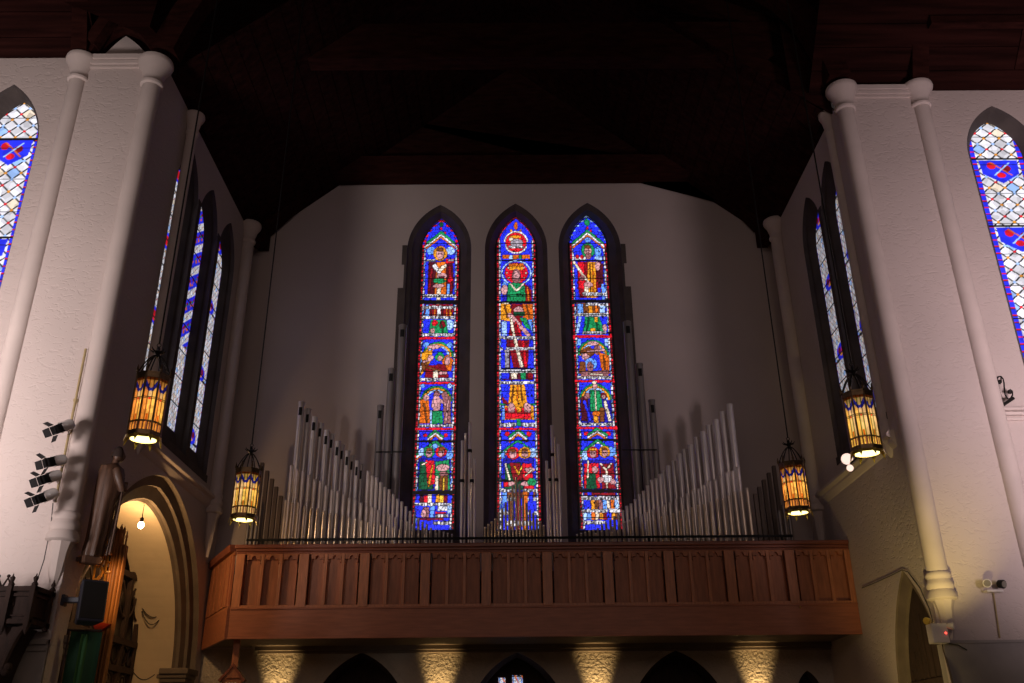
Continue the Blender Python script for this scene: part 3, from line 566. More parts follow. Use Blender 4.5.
# ---- piers and nave walls (facing the crossing)
def front(name, x0, x1, Y, z0, z1, holes=[], mt='plaster'):
    return wall(name, [(x0, z0), (x1, z0), (x1, z1), (x0, z1)], holes, lambda a, b: (a, Y, b), mt)
front('wall_pier_left', -7.15, XL, YPL, 3.0, 12.42)
bpy.data.objects['wall_pier_left'].name = 'wall_front_left'
front('wall_front_right', XR, 7.52, YPR, 3.04, 12.75)
NL = 12.16; NR = 13.42
wl = lancet(-8.30, .64, 6.3, 10.75, 11.98); wr = lancet(8.90, .66, 6.9, 11.35, 12.42)
front('wall_nave_left', -13, -7.0, NL, 3.0, 12.55, [wl]); front('wall_nave_right', 7.4, 14, NR, 3.04, 12.78, [wr])
b = MB(); b.box(-7.16, -7.12, YPL, NL+.01, 3.0, 12.42); b.box(7.5, 7.53, YPR, NR+.01, 3.04, 12.75); b.build('trim_7', 'smooth')['kind'] = 'structure'
# right transept wall continues up to pier height
front('x', XL, XL+.001, YPL, 0, .01) and None
bpy.data.objects.remove(bpy.data.objects['x'])
for nm, (c, hw, za), hl, Y, g, zb in (('l', (-8.30, .64, 11.98), wl, NL, (-8.19, .42, 11.77), 6.35), ('r', (8.90, .66, 12.42), wr, NR, (8.87, .47, 12.21), 6.95)):
    wn += 1; w = empty('window_%d' % wn, (c, Y, zb), kind='structure'); YG = Y+.22
    inn = lancet(g[0], g[1], zb+.1, g[2]-.75, g[2])
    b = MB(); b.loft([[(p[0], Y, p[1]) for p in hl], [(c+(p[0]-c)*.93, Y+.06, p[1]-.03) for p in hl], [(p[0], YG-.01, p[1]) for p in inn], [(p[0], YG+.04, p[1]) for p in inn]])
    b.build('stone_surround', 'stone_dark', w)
    def pnt(P, nm=nm):
        quarry(size=12, dots=('gold', 'red', 'sky'), bw=4)(P)
        for yy in ((-55, -151) if nm == 'r' else (-51, -180)):
            P.rect(-20, 20, yy-1.6, yy+1.4, 'black'); P.poly([(-15, yy-2), (15, yy-2), (14, yy-22), (0, yy-36), (-14, yy-22)], 'blue'); P.ell(-6, yy-10, 3.4, 5, 'red'); P.ell(5, yy-14, 3.6, 5, 'dred'); P.ell(0, yy-24, 3.4, 4, 'red'); P.line(-6, yy-5, 8, yy-24, 1.4, 'orange'); P.line(8, yy-6, -5, yy-24, 1.4, 'sky')
        for yy in range(-400, 0, 42): P.rect(-20, 20, yy, yy+1.0, 'black')
    gx0 = g[0]-g[1]-.03
    glass_pane(w, (gx0, YG, zb+.08), (1, 0, 0), 2*g[1]+.06, g[2]-zb, pnt, lambda s, z, g=g, zb=zb: ((s-.03-g[1])/g[1]*20, (z-(g[2]-zb-.08))*68), .0125, .10, 1.3, 60+wn, lead=0, QQ=0)
# dado and grey stone below
b = MB(); b.box(XR-.02, 14, YPR-.05, YPR-.0, 3.0, 3.04); b.box(XR+.02, 14, YPR-.02, YPR+.2, 0, 3.0); b.build('trim_8', 'stone_grey')['kind'] = 'structure'
b = MB(); b.box(-13, XL-.02, YPL-.06, YPL+.0, 2.94, 3.0); b.box(-13, XL-.02, YPL-.045, YPL+.0, 2.86, 2.89); b.box(-13, XL-.01, YPL-.02, YPL+.1, 0, 2.94); b.build('trim_9', 'stone_grey')['kind'] = 'structure'
# nave string course at the right
b = MB()
for z0, z1, d in ((6.46, 6.50, .10), (6.39, 6.44, .07), (6.31, 6.35, .05)): b.box(7.62, 14, NR-d, NR, z0, z1)
b.build('trim_10', 'smooth')['kind'] = 'structure'
# ---- engaged shafts
def shaft(x, y, z0, z1, r, name, cap=1.0, tail=.9, rings=True):
    b = MB()
    b.lathe(x, y, [(r, z0), (r, z1-.42*cap), (r*1.22, z1-.40*cap), (r*1.26, z1-.37*cap), (r*1.08, z1-.34*cap), (r*1.10, z1-.28*cap), (r*1.42, z1-.16*cap), (r*1.82, z1-.09*cap), (r*1.92, z1-.05*cap), (r*1.84, z1-.01), (r*1.3, z1)], 24)
    if rings:
        b.lathe(x, y, [(r*1.02, z0+.10), (r*1.16, z0+.08), (r*1.20, z0+.03), (r*1.08, z0), (r*1.10, z0-.02), (r*1.24, z0-.06), (r*1.28, z0-.11), (r*1.14, z0-.15), (r*1.20, z0-.17), (r*1.36, z0-.22), (r*1.38, z0-.27), (r*1.1, z0-.30)], 24)
        b.lathe(x, y, [(r*1.05, z0-.30), (r*.8, z0-.42), (r*.62, z0-.42-tail*.5), (r*.2, z0-.42-tail)], 8, PI/8)
    o = b.build(name, 'smooth', smooth=True); o['kind'] = 'structure'; return o
tn = 11
for args in ((-5.90, 12.0, 4.52, 12.30, .15, 1.3, .5), (-7.16, 12.04, 3.6, 12.40, .14, 1.2, .5), (6.14, 13.3, 3.88, 12.75, .15, 1.3, .45), (7.54, 13.34, 3.2, 12.80, .15, 1.2, .5),
             (-5.70, 13.42, 6.6, 12.32, .095, 1.1, .3), (5.98, 13.74, 6.35, 12.52, .085, 1.2, .1), (-5.72, 17.32, 6.2, 12.42, .13, 1.2, .7), (5.92, 17.32, 6.15, 12.42, .13, 1.2, .7)):
    x, y, z0, z1, r, cap, tail = args
    shaft(x, y, z0, z1, r, 'trim_%d' % tn, cap, tail); tn += 1
# pier cornices
b = MB()
for x0, x1, Y, z in ((-7.05, -5.9, YPL, 12.33), (6.2, 7.45, YPR, 12.68)):
    b.box(x0, x1, Y-.10, Y, z-.02, z+.07); b.box(x0, x1, Y-.07, Y, z-.10, z-.04); b.box(x0, x1, Y-.03, Y, z-.16, z-.12)
b.build('trim_%d' % tn, 'smooth')['kind'] = 'structure'; tn += 1
# white gable piece over the left pier
g0 = atY(99, 60, YPL+.1); gp = atY(126, 36, YPL+.1); g1 = atY(152, 60, YPL+.1)
pts = [(g0[0], g0[2]-.2)]
for t in np.linspace(0, 1, 8): pts.append((g0[0]+(gp[0]-g0[0])*t, g0[2]+(gp[2]-g0[2])*(math.sin(t*PI/2)*.35+t*.65)))
for t in np.linspace(0, 1, 8)[1:]: pts.append((gp[0]+(g1[0]-gp[0])*t, gp[2]+(g1[2]-gp[2])*((1-math.cos(t*PI/2))*.35+t*.65)))
pts.append((g1[0]+.3, g1[2]-.2)); b = MB(); b.prism(pts, .1, lambda a, bb, d: (a, YPL+.1+d, bb)); b.build('trim_%d' % tn, 'smooth')['kind'] = 'structure'; tn += 1
# ---- roof
b = MB()
for (x0, x1, Y, z) in ((-16, -7.0, NL+.05, 12.5), (5.6, 16, NR+.05, 12.77)):
    nb = 26
    for k in range(nb):
        ya, yb = Y-k*.3, Y-(k+1)*.3; za, zb = z+k*.28, z+(k+1)*.28
        b.add([(x0, ya, za), (x1, ya, za), (x1, yb+.01, zb-.012), (x0, yb+.01, zb-.012), (x0, yb+.01, zb), (x1, yb+.01, zb)], [(0, 1, 2, 3), (3, 2, 5, 4)])
b.add([(-16, 19, 17.7), (16, 19, 17.7), (16, 12.5, 17.7), (-16, 12.5, 17.7), (16, -8, 20), (-16, -8, 20)], [(0, 1, 2, 3), (3, 2, 4, 5)])
for sx, X in ((-1, XL), (1, XR)):   # transept roof slopes
    nb = 24
    for k in range(nb):
        xa = X-sx*k*.25; xb = X-sx*(k+1)*.25; za = ZT-.02+k*.21; zb = ZT-.02+(k+1)*.21
        ys = 12.3 if sx < 0 else 13.6
        b.add([(xa, ys, za), (xa, BY+.05, za), (xb, BY+.05, zb), (xb, ys, zb), (xb, ys, zb-.015), (xb, BY+.05, zb-.015)], [(0, 1, 2, 3), (3, 2, 5, 4)])
b.add([(-5.9, 11.5, 12.4), (-16, 11.5, 17.5), (-5.5, 11.5, 17.5)], [(0, 1, 2)]); 
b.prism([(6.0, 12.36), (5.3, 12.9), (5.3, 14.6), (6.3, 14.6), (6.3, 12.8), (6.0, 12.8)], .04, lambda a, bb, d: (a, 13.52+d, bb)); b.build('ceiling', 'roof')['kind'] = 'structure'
def arcpts(p0, p1, bulge, n=10):
    p0, p1, bl = Vector(p0), Vector(p1), Vector(bulge)
    return [tuple(p0.lerp(p1, t)+bl*math.sin(PI*t)) for t in [i/n for i in range(n+1)]]
def beam(b, pts, w, h, ax='y'):
    rings = []
    P = [Vector(p) for p in pts]
    for i, p in enumerate(P):
        t = (P[min(i+1, len(P)-1)]-P[max(i-1, 0)]).normalized(); s = Vector((0, 1, 0)) if ax == 'y' else Vector((1, 0, 0)); u = t.cross(s).normalized()
        rings.append([tuple(p+s*w/2+u*h/2), tuple(p-s*w/2+u*h/2), tuple(p-s*w/2-u*h/2), tuple(p+s*w/2-u*h/2)])
    b.loft(rings); b.add(rings[0], [(0, 1, 2, 3)]); b.add(rings[-1], [(3, 2, 1, 0)])
b = MB()
zt = atY(515, 184, 17.95)[2]
b.box(-4.25, 4.72, 17.5, 17.95, zt, zt+.5); b.prism([(-4.3, zt+.4), (4.75, zt+.4), (5.9, 13.0), (3.2, 15.8), (.1, 17.6), (-3.0, 15.8), (-5.7, 13.0)], .05, lambda a, bb, d: (a, 17.9+d, bb))                              # truss against the back wall
for sx, xc, xm in ((-1, XL+.25, -4.2), (1, XR-.22, 4.65)):
    beam(b, arcpts((xc, 17.72, 12.60), (xm, 17.72, zt+.22), (0, 0, .02)), .42, .36)
    b.box(xc-.12, xc+.12, 17.55, 17.95, 12.1, 12.6)
b.lathe(XL+.2, 17.6, [(.02, 11.95), (.09, 12.03), (.06, 12.12), (.12, 12.2)], 10); b.lathe(XR-.2, 17.6, [(.02, 11.95), (.09, 12.03), (.06, 12.12), (.12, 12.2)], 10)
b.box(-5.0, 5.2, 13.8, 14.15, 13.98, 14.85)                             # middle truss tie beam
for sx, xc in ((-1, XL), (1, XR)):
    beam(b, arcpts((xc+.05*sx, 13.98, 12.5), (xc-sx*1.7, 13.98, 14.2), (-sx*.12, 0, .25)), .3, .45)
    beam(b, arcpts((xc-sx*.1, 13.98, 14.5), (0.1, 13.98, 17.3), (0, 0, .0)), .3, .35)
# arched braces of the crossing springing from the pier capitals
beam(b, arcpts((-5.75, 11.95, 12.45), (-3.6, 11.95, 15.2), (-.35, 0, .35)), .35, .4)
beam(b, arcpts((6.05, 13.2, 12.85), (4.2, 13.2, 15.6), (.35, 0, .35)), .35, .4)
beam(b, arcpts((-7.16, 12.0, 12.42), (-7.16, 9.6, 15.0), (0, .35, .35)), .26, .32, 'x'); beam(b, arcpts((7.54, 13.25, 12.85), (7.54, 10.5, 15.6), (0, .35, .3)), .3, .32, 'x')
beam(b, arcpts((-9.1, 12.0, 12.6), (-9.1, 9.2, 15.2), (0, 0, 0)), .2, .22, 'x'); beam(b, arcpts((9.4, 13.2, 13.1), (9.4, 9.8, 16.2), (0, 0, 0)), .14, .18, 'x')
beam(b, arcpts((-7.1, 11.98, 12.45), (gp[0], 12.0, gp[2]+.14), (-.03, 0, .12)), .2, .22); beam(b, arcpts((gp[0], 12.0, gp[2]+.14), (-5.85, 11.98, 12.45), (.05, 0, .12)), .2, .22)
beam(b, arcpts((-7.0, 11.9, 12.6), (-4.9, 11.2, 14.6), (-.2, 0, .15)), .22, .2)
for k in (1, 2, 3): b.box(7.6, 16, NR-.9*k-.08, NR-.9*k+.08, 12.77+.84*k-.12, 12.77+.84*k+.05)
b.box(-16, -7.2, NL-1.2, NL-1.04, 13.45, 13.62)
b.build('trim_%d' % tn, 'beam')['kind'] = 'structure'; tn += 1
b = MB(); b.box(-13, 14, -9, 18.5, -.1, 0); b.build('floor', 'floor')['kind'] = 'structure'
# ------------------------------------------------------------------ organ loft
loft = empty('organ_loft', (.6, 16.2, 3.46), 'long brown oak organ loft with carved gothic panels spanning the end wall', 'balcony')
FY = 16.2; LX = -4.83; RX = XR-.004; ZB = 3.47; ZR = 5.0
cb = (XL+.06, 17.88)     # where the canted return meets the left wall
def canted(s, z, dpt=0):   # s along the canted face from the corner
    dx, dy = cb[0]-LX, cb[1]-FY; L = math.hypot(dx, dy); ux, uy = dx/L, dy/L
    return (LX+ux*s-uy*-dpt*-1, FY+uy*s+ux*-dpt*-1*-1, z) if False else (LX+ux*s+uy*(-dpt), FY+uy*s-ux*(-dpt), z)
CL = math.hypot(cb[0]-LX, cb[1]-FY)
b = MB(); b.prism([(LX, FY+.03), (RX, FY+.03), (RX, BY-.01), (cb[0], BY-.01), (cb[0], cb[1])], .12, lambda a, bb, d: (a, bb, ZB+.06+d)); b.build('loft_floor', 'soffit', loft)
b = MB(); b.box(LX+.05, RX, BY-.16, BY-.012, ZB-.02, ZB+.07); b.box(LX+.1, RX, BY-.09, BY-.012, ZB-.07, ZB-.02); b.build('soffit_moulding', 'soffit', loft, bevel=.01)
b = MB(); b.box(LX, RX, FY, FY+.05, ZB, 3.98)
b.box(LX, RX, FY-.015, FY, 3.955, 3.985); b.box(LX, RX, FY-.012, FY+.03, ZB-.0, ZB+.025); b.build('fascia_board', 'oak_fascia', loft, bevel=.004)
b = MB(); p = [canted(0, ZB, 0), canted(CL, ZB, 0), canted(CL, 3.98, 0), canted(0, 3.98, 0)]; q_ = [canted(0, ZB, .05), canted(CL, ZB, .05), canted(CL, 3.98, .05), canted(0, 3.98, .05)]
b.add(p+q_, [(0, 1, 2, 3), (4, 7, 6, 5), (0, 3, 7, 4), (1, 5, 6, 2), (0, 4, 5, 1), (3, 2, 6, 7)]); b.build('side_fascia', 'oak_fascia', loft)
b = MB(); b.box(LX-.03, RX, FY-.05, FY+.16, ZR, ZR+.07); b.box(LX-.01, RX, FY-.02, FY+.1, ZR-.05, ZR); b.box(LX, RX, FY-.005, FY+.08, ZR-.09, ZR-.05); b.build('top_rail', 'oak_rail', loft, bevel=.012)
b = MB(); rr = []
for s in (0, CL): rr.append([canted(s, ZR-.05, -.02), canted(s, ZR-.05, .12), canted(s, ZR+.07, .14), canted(s, ZR+.07, -.05), canted(s, ZR, -.05)])
b.loft(rr); b.add(rr[0], [(0, 1, 2, 3, 4)]); b.add(rr[1], [(4, 3, 2, 1, 0)]); b.build('side_top_rail', 'oak_rail', loft)
def trefoil(hw, h):
    pts = []
    for i in range(33):
        th = PI*i/32; k = .58+.42*abs(math.cos((math.degrees(th)-90)*PI/70)); r = hw*.97*k
        pts.append((r*math.cos(th), r*math.sin(th)*1.08+.0))
    return pts
def panel(mp, c, w, z0, z1):
    """one sunk panel with a cusped head; mp(s, z, d) with d into the loft"""
    b = MB(); hw = w/2
    b.add([mp(c-hw, z0, .065), mp(c+hw, z0, .065), mp(c+hw, z1, .065), mp(c-hw, z1, .065)], [(0, 1, 2, 3)])
    hd = hw*1.15; zc = z1-.02-hw*1.05
    tf = [(c+x, zc+y) for x, y in trefoil(hw, hd)]
    poly_r = [(c+hw, zc)]+tf[:17]+[(c, z1), (c+hw, z1)]; poly_l = [(c, z1)]+tf[16:]+[(c-hw, zc), (c-hw, z1)]
    for pl in (poly_r, poly_l):
        # fan the spandrel from its outer corner so the concave outline fills cleanly
        cor = (c+hw, z1) if pl is poly_r else (c-hw, z1); arc = tf[:17]+[(c, z1)] if pl is poly_r else [(c, z1)]+tf[16:]
        n0 = len(b.v); vs = [mp(*cor, .008)]+[mp(*q2, .008) for q2 in arc]; b.add(vs, [(0, i+1, i+2) for i in range(len(arc)-1)])
        e0 = [mp(*q2, .008) for q2 in arc]; e1 = [mp(*q2, .065) for q2 in arc]; b.loft([e0, e1], closed=False)
    for cc in (c-hw*.72, c+hw*.72):      # little pierced eyelets in the spandrels
        b.add([mp(cc-hw*.13, z1-.03-hw*.24, .004), mp(cc+hw*.13, z1-.03-hw*.24, .004), mp(cc+hw*.10, z1-.03, .004), mp(cc-hw*.10, z1-.03, .004)], [(0, 1, 2, 3)])
    # fillet round the sinking
    for s in (-1, 1):
        x = c+s*hw; b.add([mp(x, z0, 0), mp(x, z1, 0), mp(x, z1, .065), mp(x, z0, .065)], [(0, 1, 2, 3)])
    b.add([mp(c-hw, z0, 0), mp(c+hw, z0, 0), mp(c+hw, z0, .065), mp(c-hw, z0, .065)], [(0, 1, 2, 3)])
    return b
def front_mp(s, z, d): return (s, FY+d, z)
def cant_mp(s, z, d): return canted(s, z, d)
pz0, pz1 = 4.03, ZR-.10
GX0 = LX+.13; GP = (RX-.0-GX0)/10.0
mull = []
def stile_(x0, x1, d):
    b = MB(); b.box(x0, x1, FY-d, FY+.075, 3.985, ZR-.09); b.build('stile', 'oak_trim', loft, bevel=.008)
stile_(LX, GX0+.02, .004)
for g in range(10):
    x0 = GX0+g*GP
    if g: stile_(x0-.085, x0+.085, .012)
    a = x0+(.085 if g else .02); e = x0+GP-.085; pw = (e-a)/3
    for k in range(3):
        c = a+pw*(k+.5)
        panel(front_mp, c, pw-.055, pz0, pz1).build('tracery_panel', 'oak', loft)
        if k < 2: mull.append(c+pw/2)
stile_(RX-.1, RX, .006)
b = MB()
for s in mull:
    mb = MB(); mb.box(s-.029, s+.029, FY-.002, FY+.07, pz0-.01, ZR-.09); mb.build('mullion', 'oak_trim', loft, bevel=.006)
b.box(LX, RX, FY, FY+.045, 3.98, pz0); b.box(LX, RX, FY+.0, FY+.045, pz1, ZR-.085)
b.build('panel_rail', 'oak_trim', loft, bevel=.004)
nc = 5; pw = (CL-.16)/nc
sm = MB()
for k in range(nc):
    c = .10+pw*(k+.5); panel(cant_mp, c, pw-.06, pz0, pz1).build('tracery_panel', 'oak', loft)
for k in range(nc+1):
    s = .10+pw*k; q4 = [(s-.03, 3.98), (s+.03, 3.98), (s+.03, ZR-.05), (s-.03, ZR-.05)]
    sm.prism(q4, .045, lambda a, bb, d: canted(max(0, min(CL, a)), bb, d))
sm.prism([(0, 3.98), (CL, 3.98), (CL, pz0), (0, pz0)], .045, lambda a, bb, d: canted(a, bb, d)); sm.prism([(0, pz1), (CL, pz1), (CL, ZR-.05), (0, ZR-.05)], .045, lambda a, bb, d: canted(a, bb, d))
sm.build('side_mullion', 'oak_trim', loft)
b = MB(); b.lathe(0, 0, [(.012, 0), (.014, .02), (.004, .03)], 8, rot=Matrix.Rotation(PI/2, 3, 'X')); 
kb = atY(800, 607, FY-.01); b.v = [(v[0]+kb[0], v[1]+kb[1], v[2]+kb[2]) for v in b.v]; kk = b.build('brass_stud', 'brass', loft); kk['label'] = 'small bright brass stud'
# ------------------------------------------------------------------ organ
CHZ = 4.62
chest = MB(); chest.box(-4.5, 5.2, 16.42, 17.7, CHZ-.18, CHZ); chest.box(-4.3, 5.0, 16.55, 17.5, ZB+.18, CHZ-.18)
o = chest.build('organ_windchest', 'chest', loc=(.4, 16.9, ZB+.18), bevel=.01); tag(o, 'dark wooden windchest carrying the organ pipes behind the loft parapet', 'windchest')
rack = MB()
for yy in (16.40,): rack.box(-4.75, 5.1, yy, yy+.03, 5.185, 5.225)
for xx in (-4.45, -2.2, .16, 2.5, 4.9): rack.box(xx-.02, xx+.02, 16.40, 16.43, CHZ, 5.19)
o = rack.build('pipe_rack', 'blackmetal', loc=(.3, 16.4, CHZ)); tag(o, 'thin black rack rail running in front of all the organ pipes', 'rail')
_cache = {}
def ordinal(n): return ('outermost', 'second', 'third', 'fourth', 'fifth', 'sixth', 'seventh', 'eighth', 'ninth', 'tenth', 'eleventh', 'twelfth', 'thirteenth', 'fourteenth', 'fifteenth', 'sixteenth', 'seventeenth', 'eighteenth', 'nineteenth', 'twentieth', 'twenty-first', 'twenty-second', 'twenty-third', 'twenty-fourth', 'twenty-fifth', 'twenty-sixth', 'twenty-seventh', 'twenty-eighth')[n]
def pipe(px, py, Y, r, mt, label, group, slot=False, foot=.42, collar=None, z0=CHZ):
    P = atY(px, py, Y); x, zt = P[0], P[2]; h = zt-z0
    foot = min(foot, h*.55)
    b = MB(); n = 14
    b.lathe(x, Y, [(r*.28, z0), (r*.95, z0+foot), (r, z0+foot+.01), (r, zt-.035), (r*1.07, zt-.033), (r*1.07, zt-.004), (r*.98, zt)], n)
    o = b.build('organ_pipe', mt, loc=(x, Y, z0), smooth=True); tag(o, label, 'organ pipe', group)
    def patch(za, zb, wr, nm, m2, rr=1.012):
        c = MB(); ring0, ring1 = [], []
        base = -PI/2
        for k in range(5):
            a = base+wr*(k/4-.5)*2; ring0.append((x+r*rr*math.cos(a), Y+r*rr*math.sin(a), za)); ring1.append((x+r*rr*math.cos(a), Y+r*rr*math.sin(a), zb))
        c.loft([ring0, ring1], closed=False); c.build(nm, m2, o)
    if slot: patch(zt-.30, zt-.13, .5, 'tuning_slot', 'black', 1.09 if False else 1.02)
    if r > .02: patch(z0+foot+.04, z0+foot+.04+r*.7, .75, 'mouth', 'black')
    if collar:
        c = MB(); zc = atY(px, collar, Y)[2]; c.lathe(x, Y, [(r*1.0, zc-.03), (r*1.7, zc-.028), (r*1.7, zc+.028), (r, zc+.03)], 12); c.build('collar', 'blackmetal', o)
    return o
# big dark pipes standing beside the outer lancets
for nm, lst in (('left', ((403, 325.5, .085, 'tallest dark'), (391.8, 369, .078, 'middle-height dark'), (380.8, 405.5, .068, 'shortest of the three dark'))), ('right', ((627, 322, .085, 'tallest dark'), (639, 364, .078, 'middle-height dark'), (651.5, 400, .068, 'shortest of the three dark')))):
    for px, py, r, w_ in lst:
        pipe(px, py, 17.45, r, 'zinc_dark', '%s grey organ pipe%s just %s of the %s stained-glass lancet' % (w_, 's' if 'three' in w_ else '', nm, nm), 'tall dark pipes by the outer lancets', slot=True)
b = MB()
for x0, x1, py in ((376, 406, 452), (622, 657, 450)):
    a = atY(x0, py, 17.36); c = atY(x1, py, 17.36); b = MB(); b.box(a[0], c[0], 17.352, 17.37, a[2]-.012, a[2]+.012)
    o = b.build('pipe_stay', 'iron', loc=a); tag(o, 'thin metal stay across the tall dark pipes %s of the lancets' % ('left' if x0 < 500 else 'right'), 'stay')
# outer wings, back rank of tall zinc pipes
LT = [(302, 402), (308.7, 409), (315, 417), (321, 423), (327, 430.5), (332.3, 434), (338, 441.5), (342.6, 445), (347.8, 451), (352.5, 455.5), (357.4, 461), (361.6, 464.5)]
RT = [(729.3, 404.5), (722, 412), (715.5, 420), (708.7, 425.6), (702.6, 432), (696.3, 437.5), (690.2, 445), (684.5, 449.5), (679, 454), (673.5, 461), (668, 466), (663.4, 471)]
for sd_, lst in (('left', LT), ('right', RT)):
    for i, (px, py) in enumerate(lst):
        r = .066-.0021*i-(.008 if i % 2 and sd_ == 'left' else 0)
        pipe(px, py, 16.95+.13*(i % 2), r, 'zinc', '%s pipe from the outer end, tall grey rank, %s wing of the organ' % (ordinal(i) if i else 'tallest, first', sd_), 'tall zinc rank of the %s wing' % sd_, slot=(sd_ == 'left'))
# falling ranks towards the lancets
def run(pts, n):
    xs = [p[0] for p in pts]; out = []
    for k in range(n):
        x = xs[0]+(xs[-1]-xs[0])*k/(n-1); 
        for (a, b_) in zip(pts, pts[1:]):
            if min(a[0], b_[0])-1e-6 <= x <= max(a[0], b_[0])+1e-6: t = (x-a[0])/(b_[0]-a[0]); out.append((x, a[1]+(b_[1]-a[1])*t)); break
    return out
RUNS = [
    ('left', 'bright tin', 'tin', 16.85, .034, .016, [(368.4, 471), (382.6, 484), (399.5, 500), (415, 515.5), (432, 528.5), (452, 534)], 21),
    ('right', 'bright tin', 'tin', 16.85, .034, .016, [(660, 474), (652, 480.5), (636.5, 498), (619, 513.5), (598, 528), (577, 534)], 21),
    ('left', 'middle', 'tin', 16.72, .036, .020, [(292, 465.5), (307.5, 474), (330, 488), (359, 502), (400, 519), (436, 533)], 26),
    ('right', 'middle', 'tin', 16.72, .036, .020, [(738, 467), (723, 475), (700, 487), (672, 501), (634, 518), (596, 533)], 26),
    ('left', 'short front', 'copper', 16.58, .026, .016, [(286, 500), (320, 510), (360, 520), (400, 529), (425, 534)], 23),
    ('right', 'short front', 'copper', 16.58, .026, .016, [(747, 488), (725, 497), (690, 508), (655, 519), (612, 532)], 23)]
for sd_, nm, mt, Y, r0, r1, pts, n_ in RUNS:
    for i, (px, py) in enumerate(run(pts, n_)):
        t = i/(n_-1); py += 1.2*math.sin(i*2.1)*(1-t)
        pipe(px, py, Y, r0+(r1-r0)*t, mt, '%s pipe from the outer end, %s rank, %s organ wing' % (ordinal(i), nm, sd_), '%s rank of the %s wing' % (nm, sd_), foot=.38)
# centre fan
xs = [485+3.45*k for k in range(18)]
tops = [527, 524, 521.5, 518.5, 512.5, 508.5, 502.5, 495.5, 485.5, 477, 484, 495, 503, 510, 513, 519, 521.5, 525]
for i, (x, y) in enumerate(zip(xs, tops)):
    pipe(x, y, 16.75, .021, 'copper' if (i < 4 or i > 13) else 'tin', 'slim pipe, %s of the fan before the centre lancet' % ('tallest at the peak' if i == 9 else ordinal(i)+' from the left' if i else 'leftmost'), 'fan of slim pipes before the centre lancet', foot=.36)
# slender clusters on the strips of wall between the lancets
for sd_, lst in (('left', ((462.4, 440.6, 481), (465.6, 433.3, None), (470, 422.4, 451), (471.8, 468, 481), (474.6, 458, None))), ('right', ((546.5, 461, None), (549.4, 469, 480), (551.7, 425.3, 455), (555, 436.8, 480), (558, 444, None)))):
    for i, (px, py, cl) in enumerate(lst):
        pipe(px, py, 17.30+.075*(i % 3), .028 if i % 2 == 0 else .024, 'tin', '%s slender pipe of the cluster between the centre and %s lancets' % (('leftmost', 'second from left', 'middle', 'second from right', 'rightmost')[i], sd_), 'slender cluster beside the %s lancet' % sd_, collar=cl)
# square wooden pipes at the outer ends
for sd_, lst, sg in (('left', ((262.5, 463), (267.5, 471), (272.3, 479), (276.5, 487), (281, 496)), 1), ('right', ((773.5, 466), (768.5, 473), (763.5, 480), (759, 487), (755, 494)), -1)):
    for i, (px, py) in enumerate(lst):
        Y = 17.3-.13*i; P = atY(px, py, Y); b = MB(); w_ = .034
        b.box(P[0]-w_, P[0]+w_, Y-w_*1.2, Y+w_*1.2, CHZ+.12, P[2]); b.box(P[0]-.02, P[0]+.02, Y-.02, Y+.02, CHZ, CHZ+.12)
        o = b.build('organ_pipe', 'woodpipe', loc=(P[0], Y, CHZ), bevel=.005)
        tag(o, '%s square pipe from the outer end, block at the far %s of the loft' % (ordinal(i) if i else 'tallest, first', sd_), 'organ pipe', 'square pipes at the %s end' % sd_)
        b = MB(); b.box(P[0]-w_*.8, P[0]+w_*.8, Y-w_*1.2-.004, Y-w_*1.2, CHZ+.28, CHZ+.33); b.build('mouth', 'black', o)
for sd_, lst in (('left', ((250.5, 506), (254, 511), (257.5, 517))), ('right', ((787, 500), (783, 505), (779, 511)))):
    for i, (px, py) in enumerate(lst):
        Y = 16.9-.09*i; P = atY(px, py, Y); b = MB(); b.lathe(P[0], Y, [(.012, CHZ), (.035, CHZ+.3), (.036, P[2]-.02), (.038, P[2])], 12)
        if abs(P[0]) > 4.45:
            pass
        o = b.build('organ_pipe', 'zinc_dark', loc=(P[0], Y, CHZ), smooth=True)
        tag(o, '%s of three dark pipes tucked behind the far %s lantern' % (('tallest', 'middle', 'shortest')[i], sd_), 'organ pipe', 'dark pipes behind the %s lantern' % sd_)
        b = MB(); b.box(P[0]-.02, P[0]+.02, Y-.04, Y-.035, CHZ+.33, CHZ+.36); b.build('mouth', 'black', o)
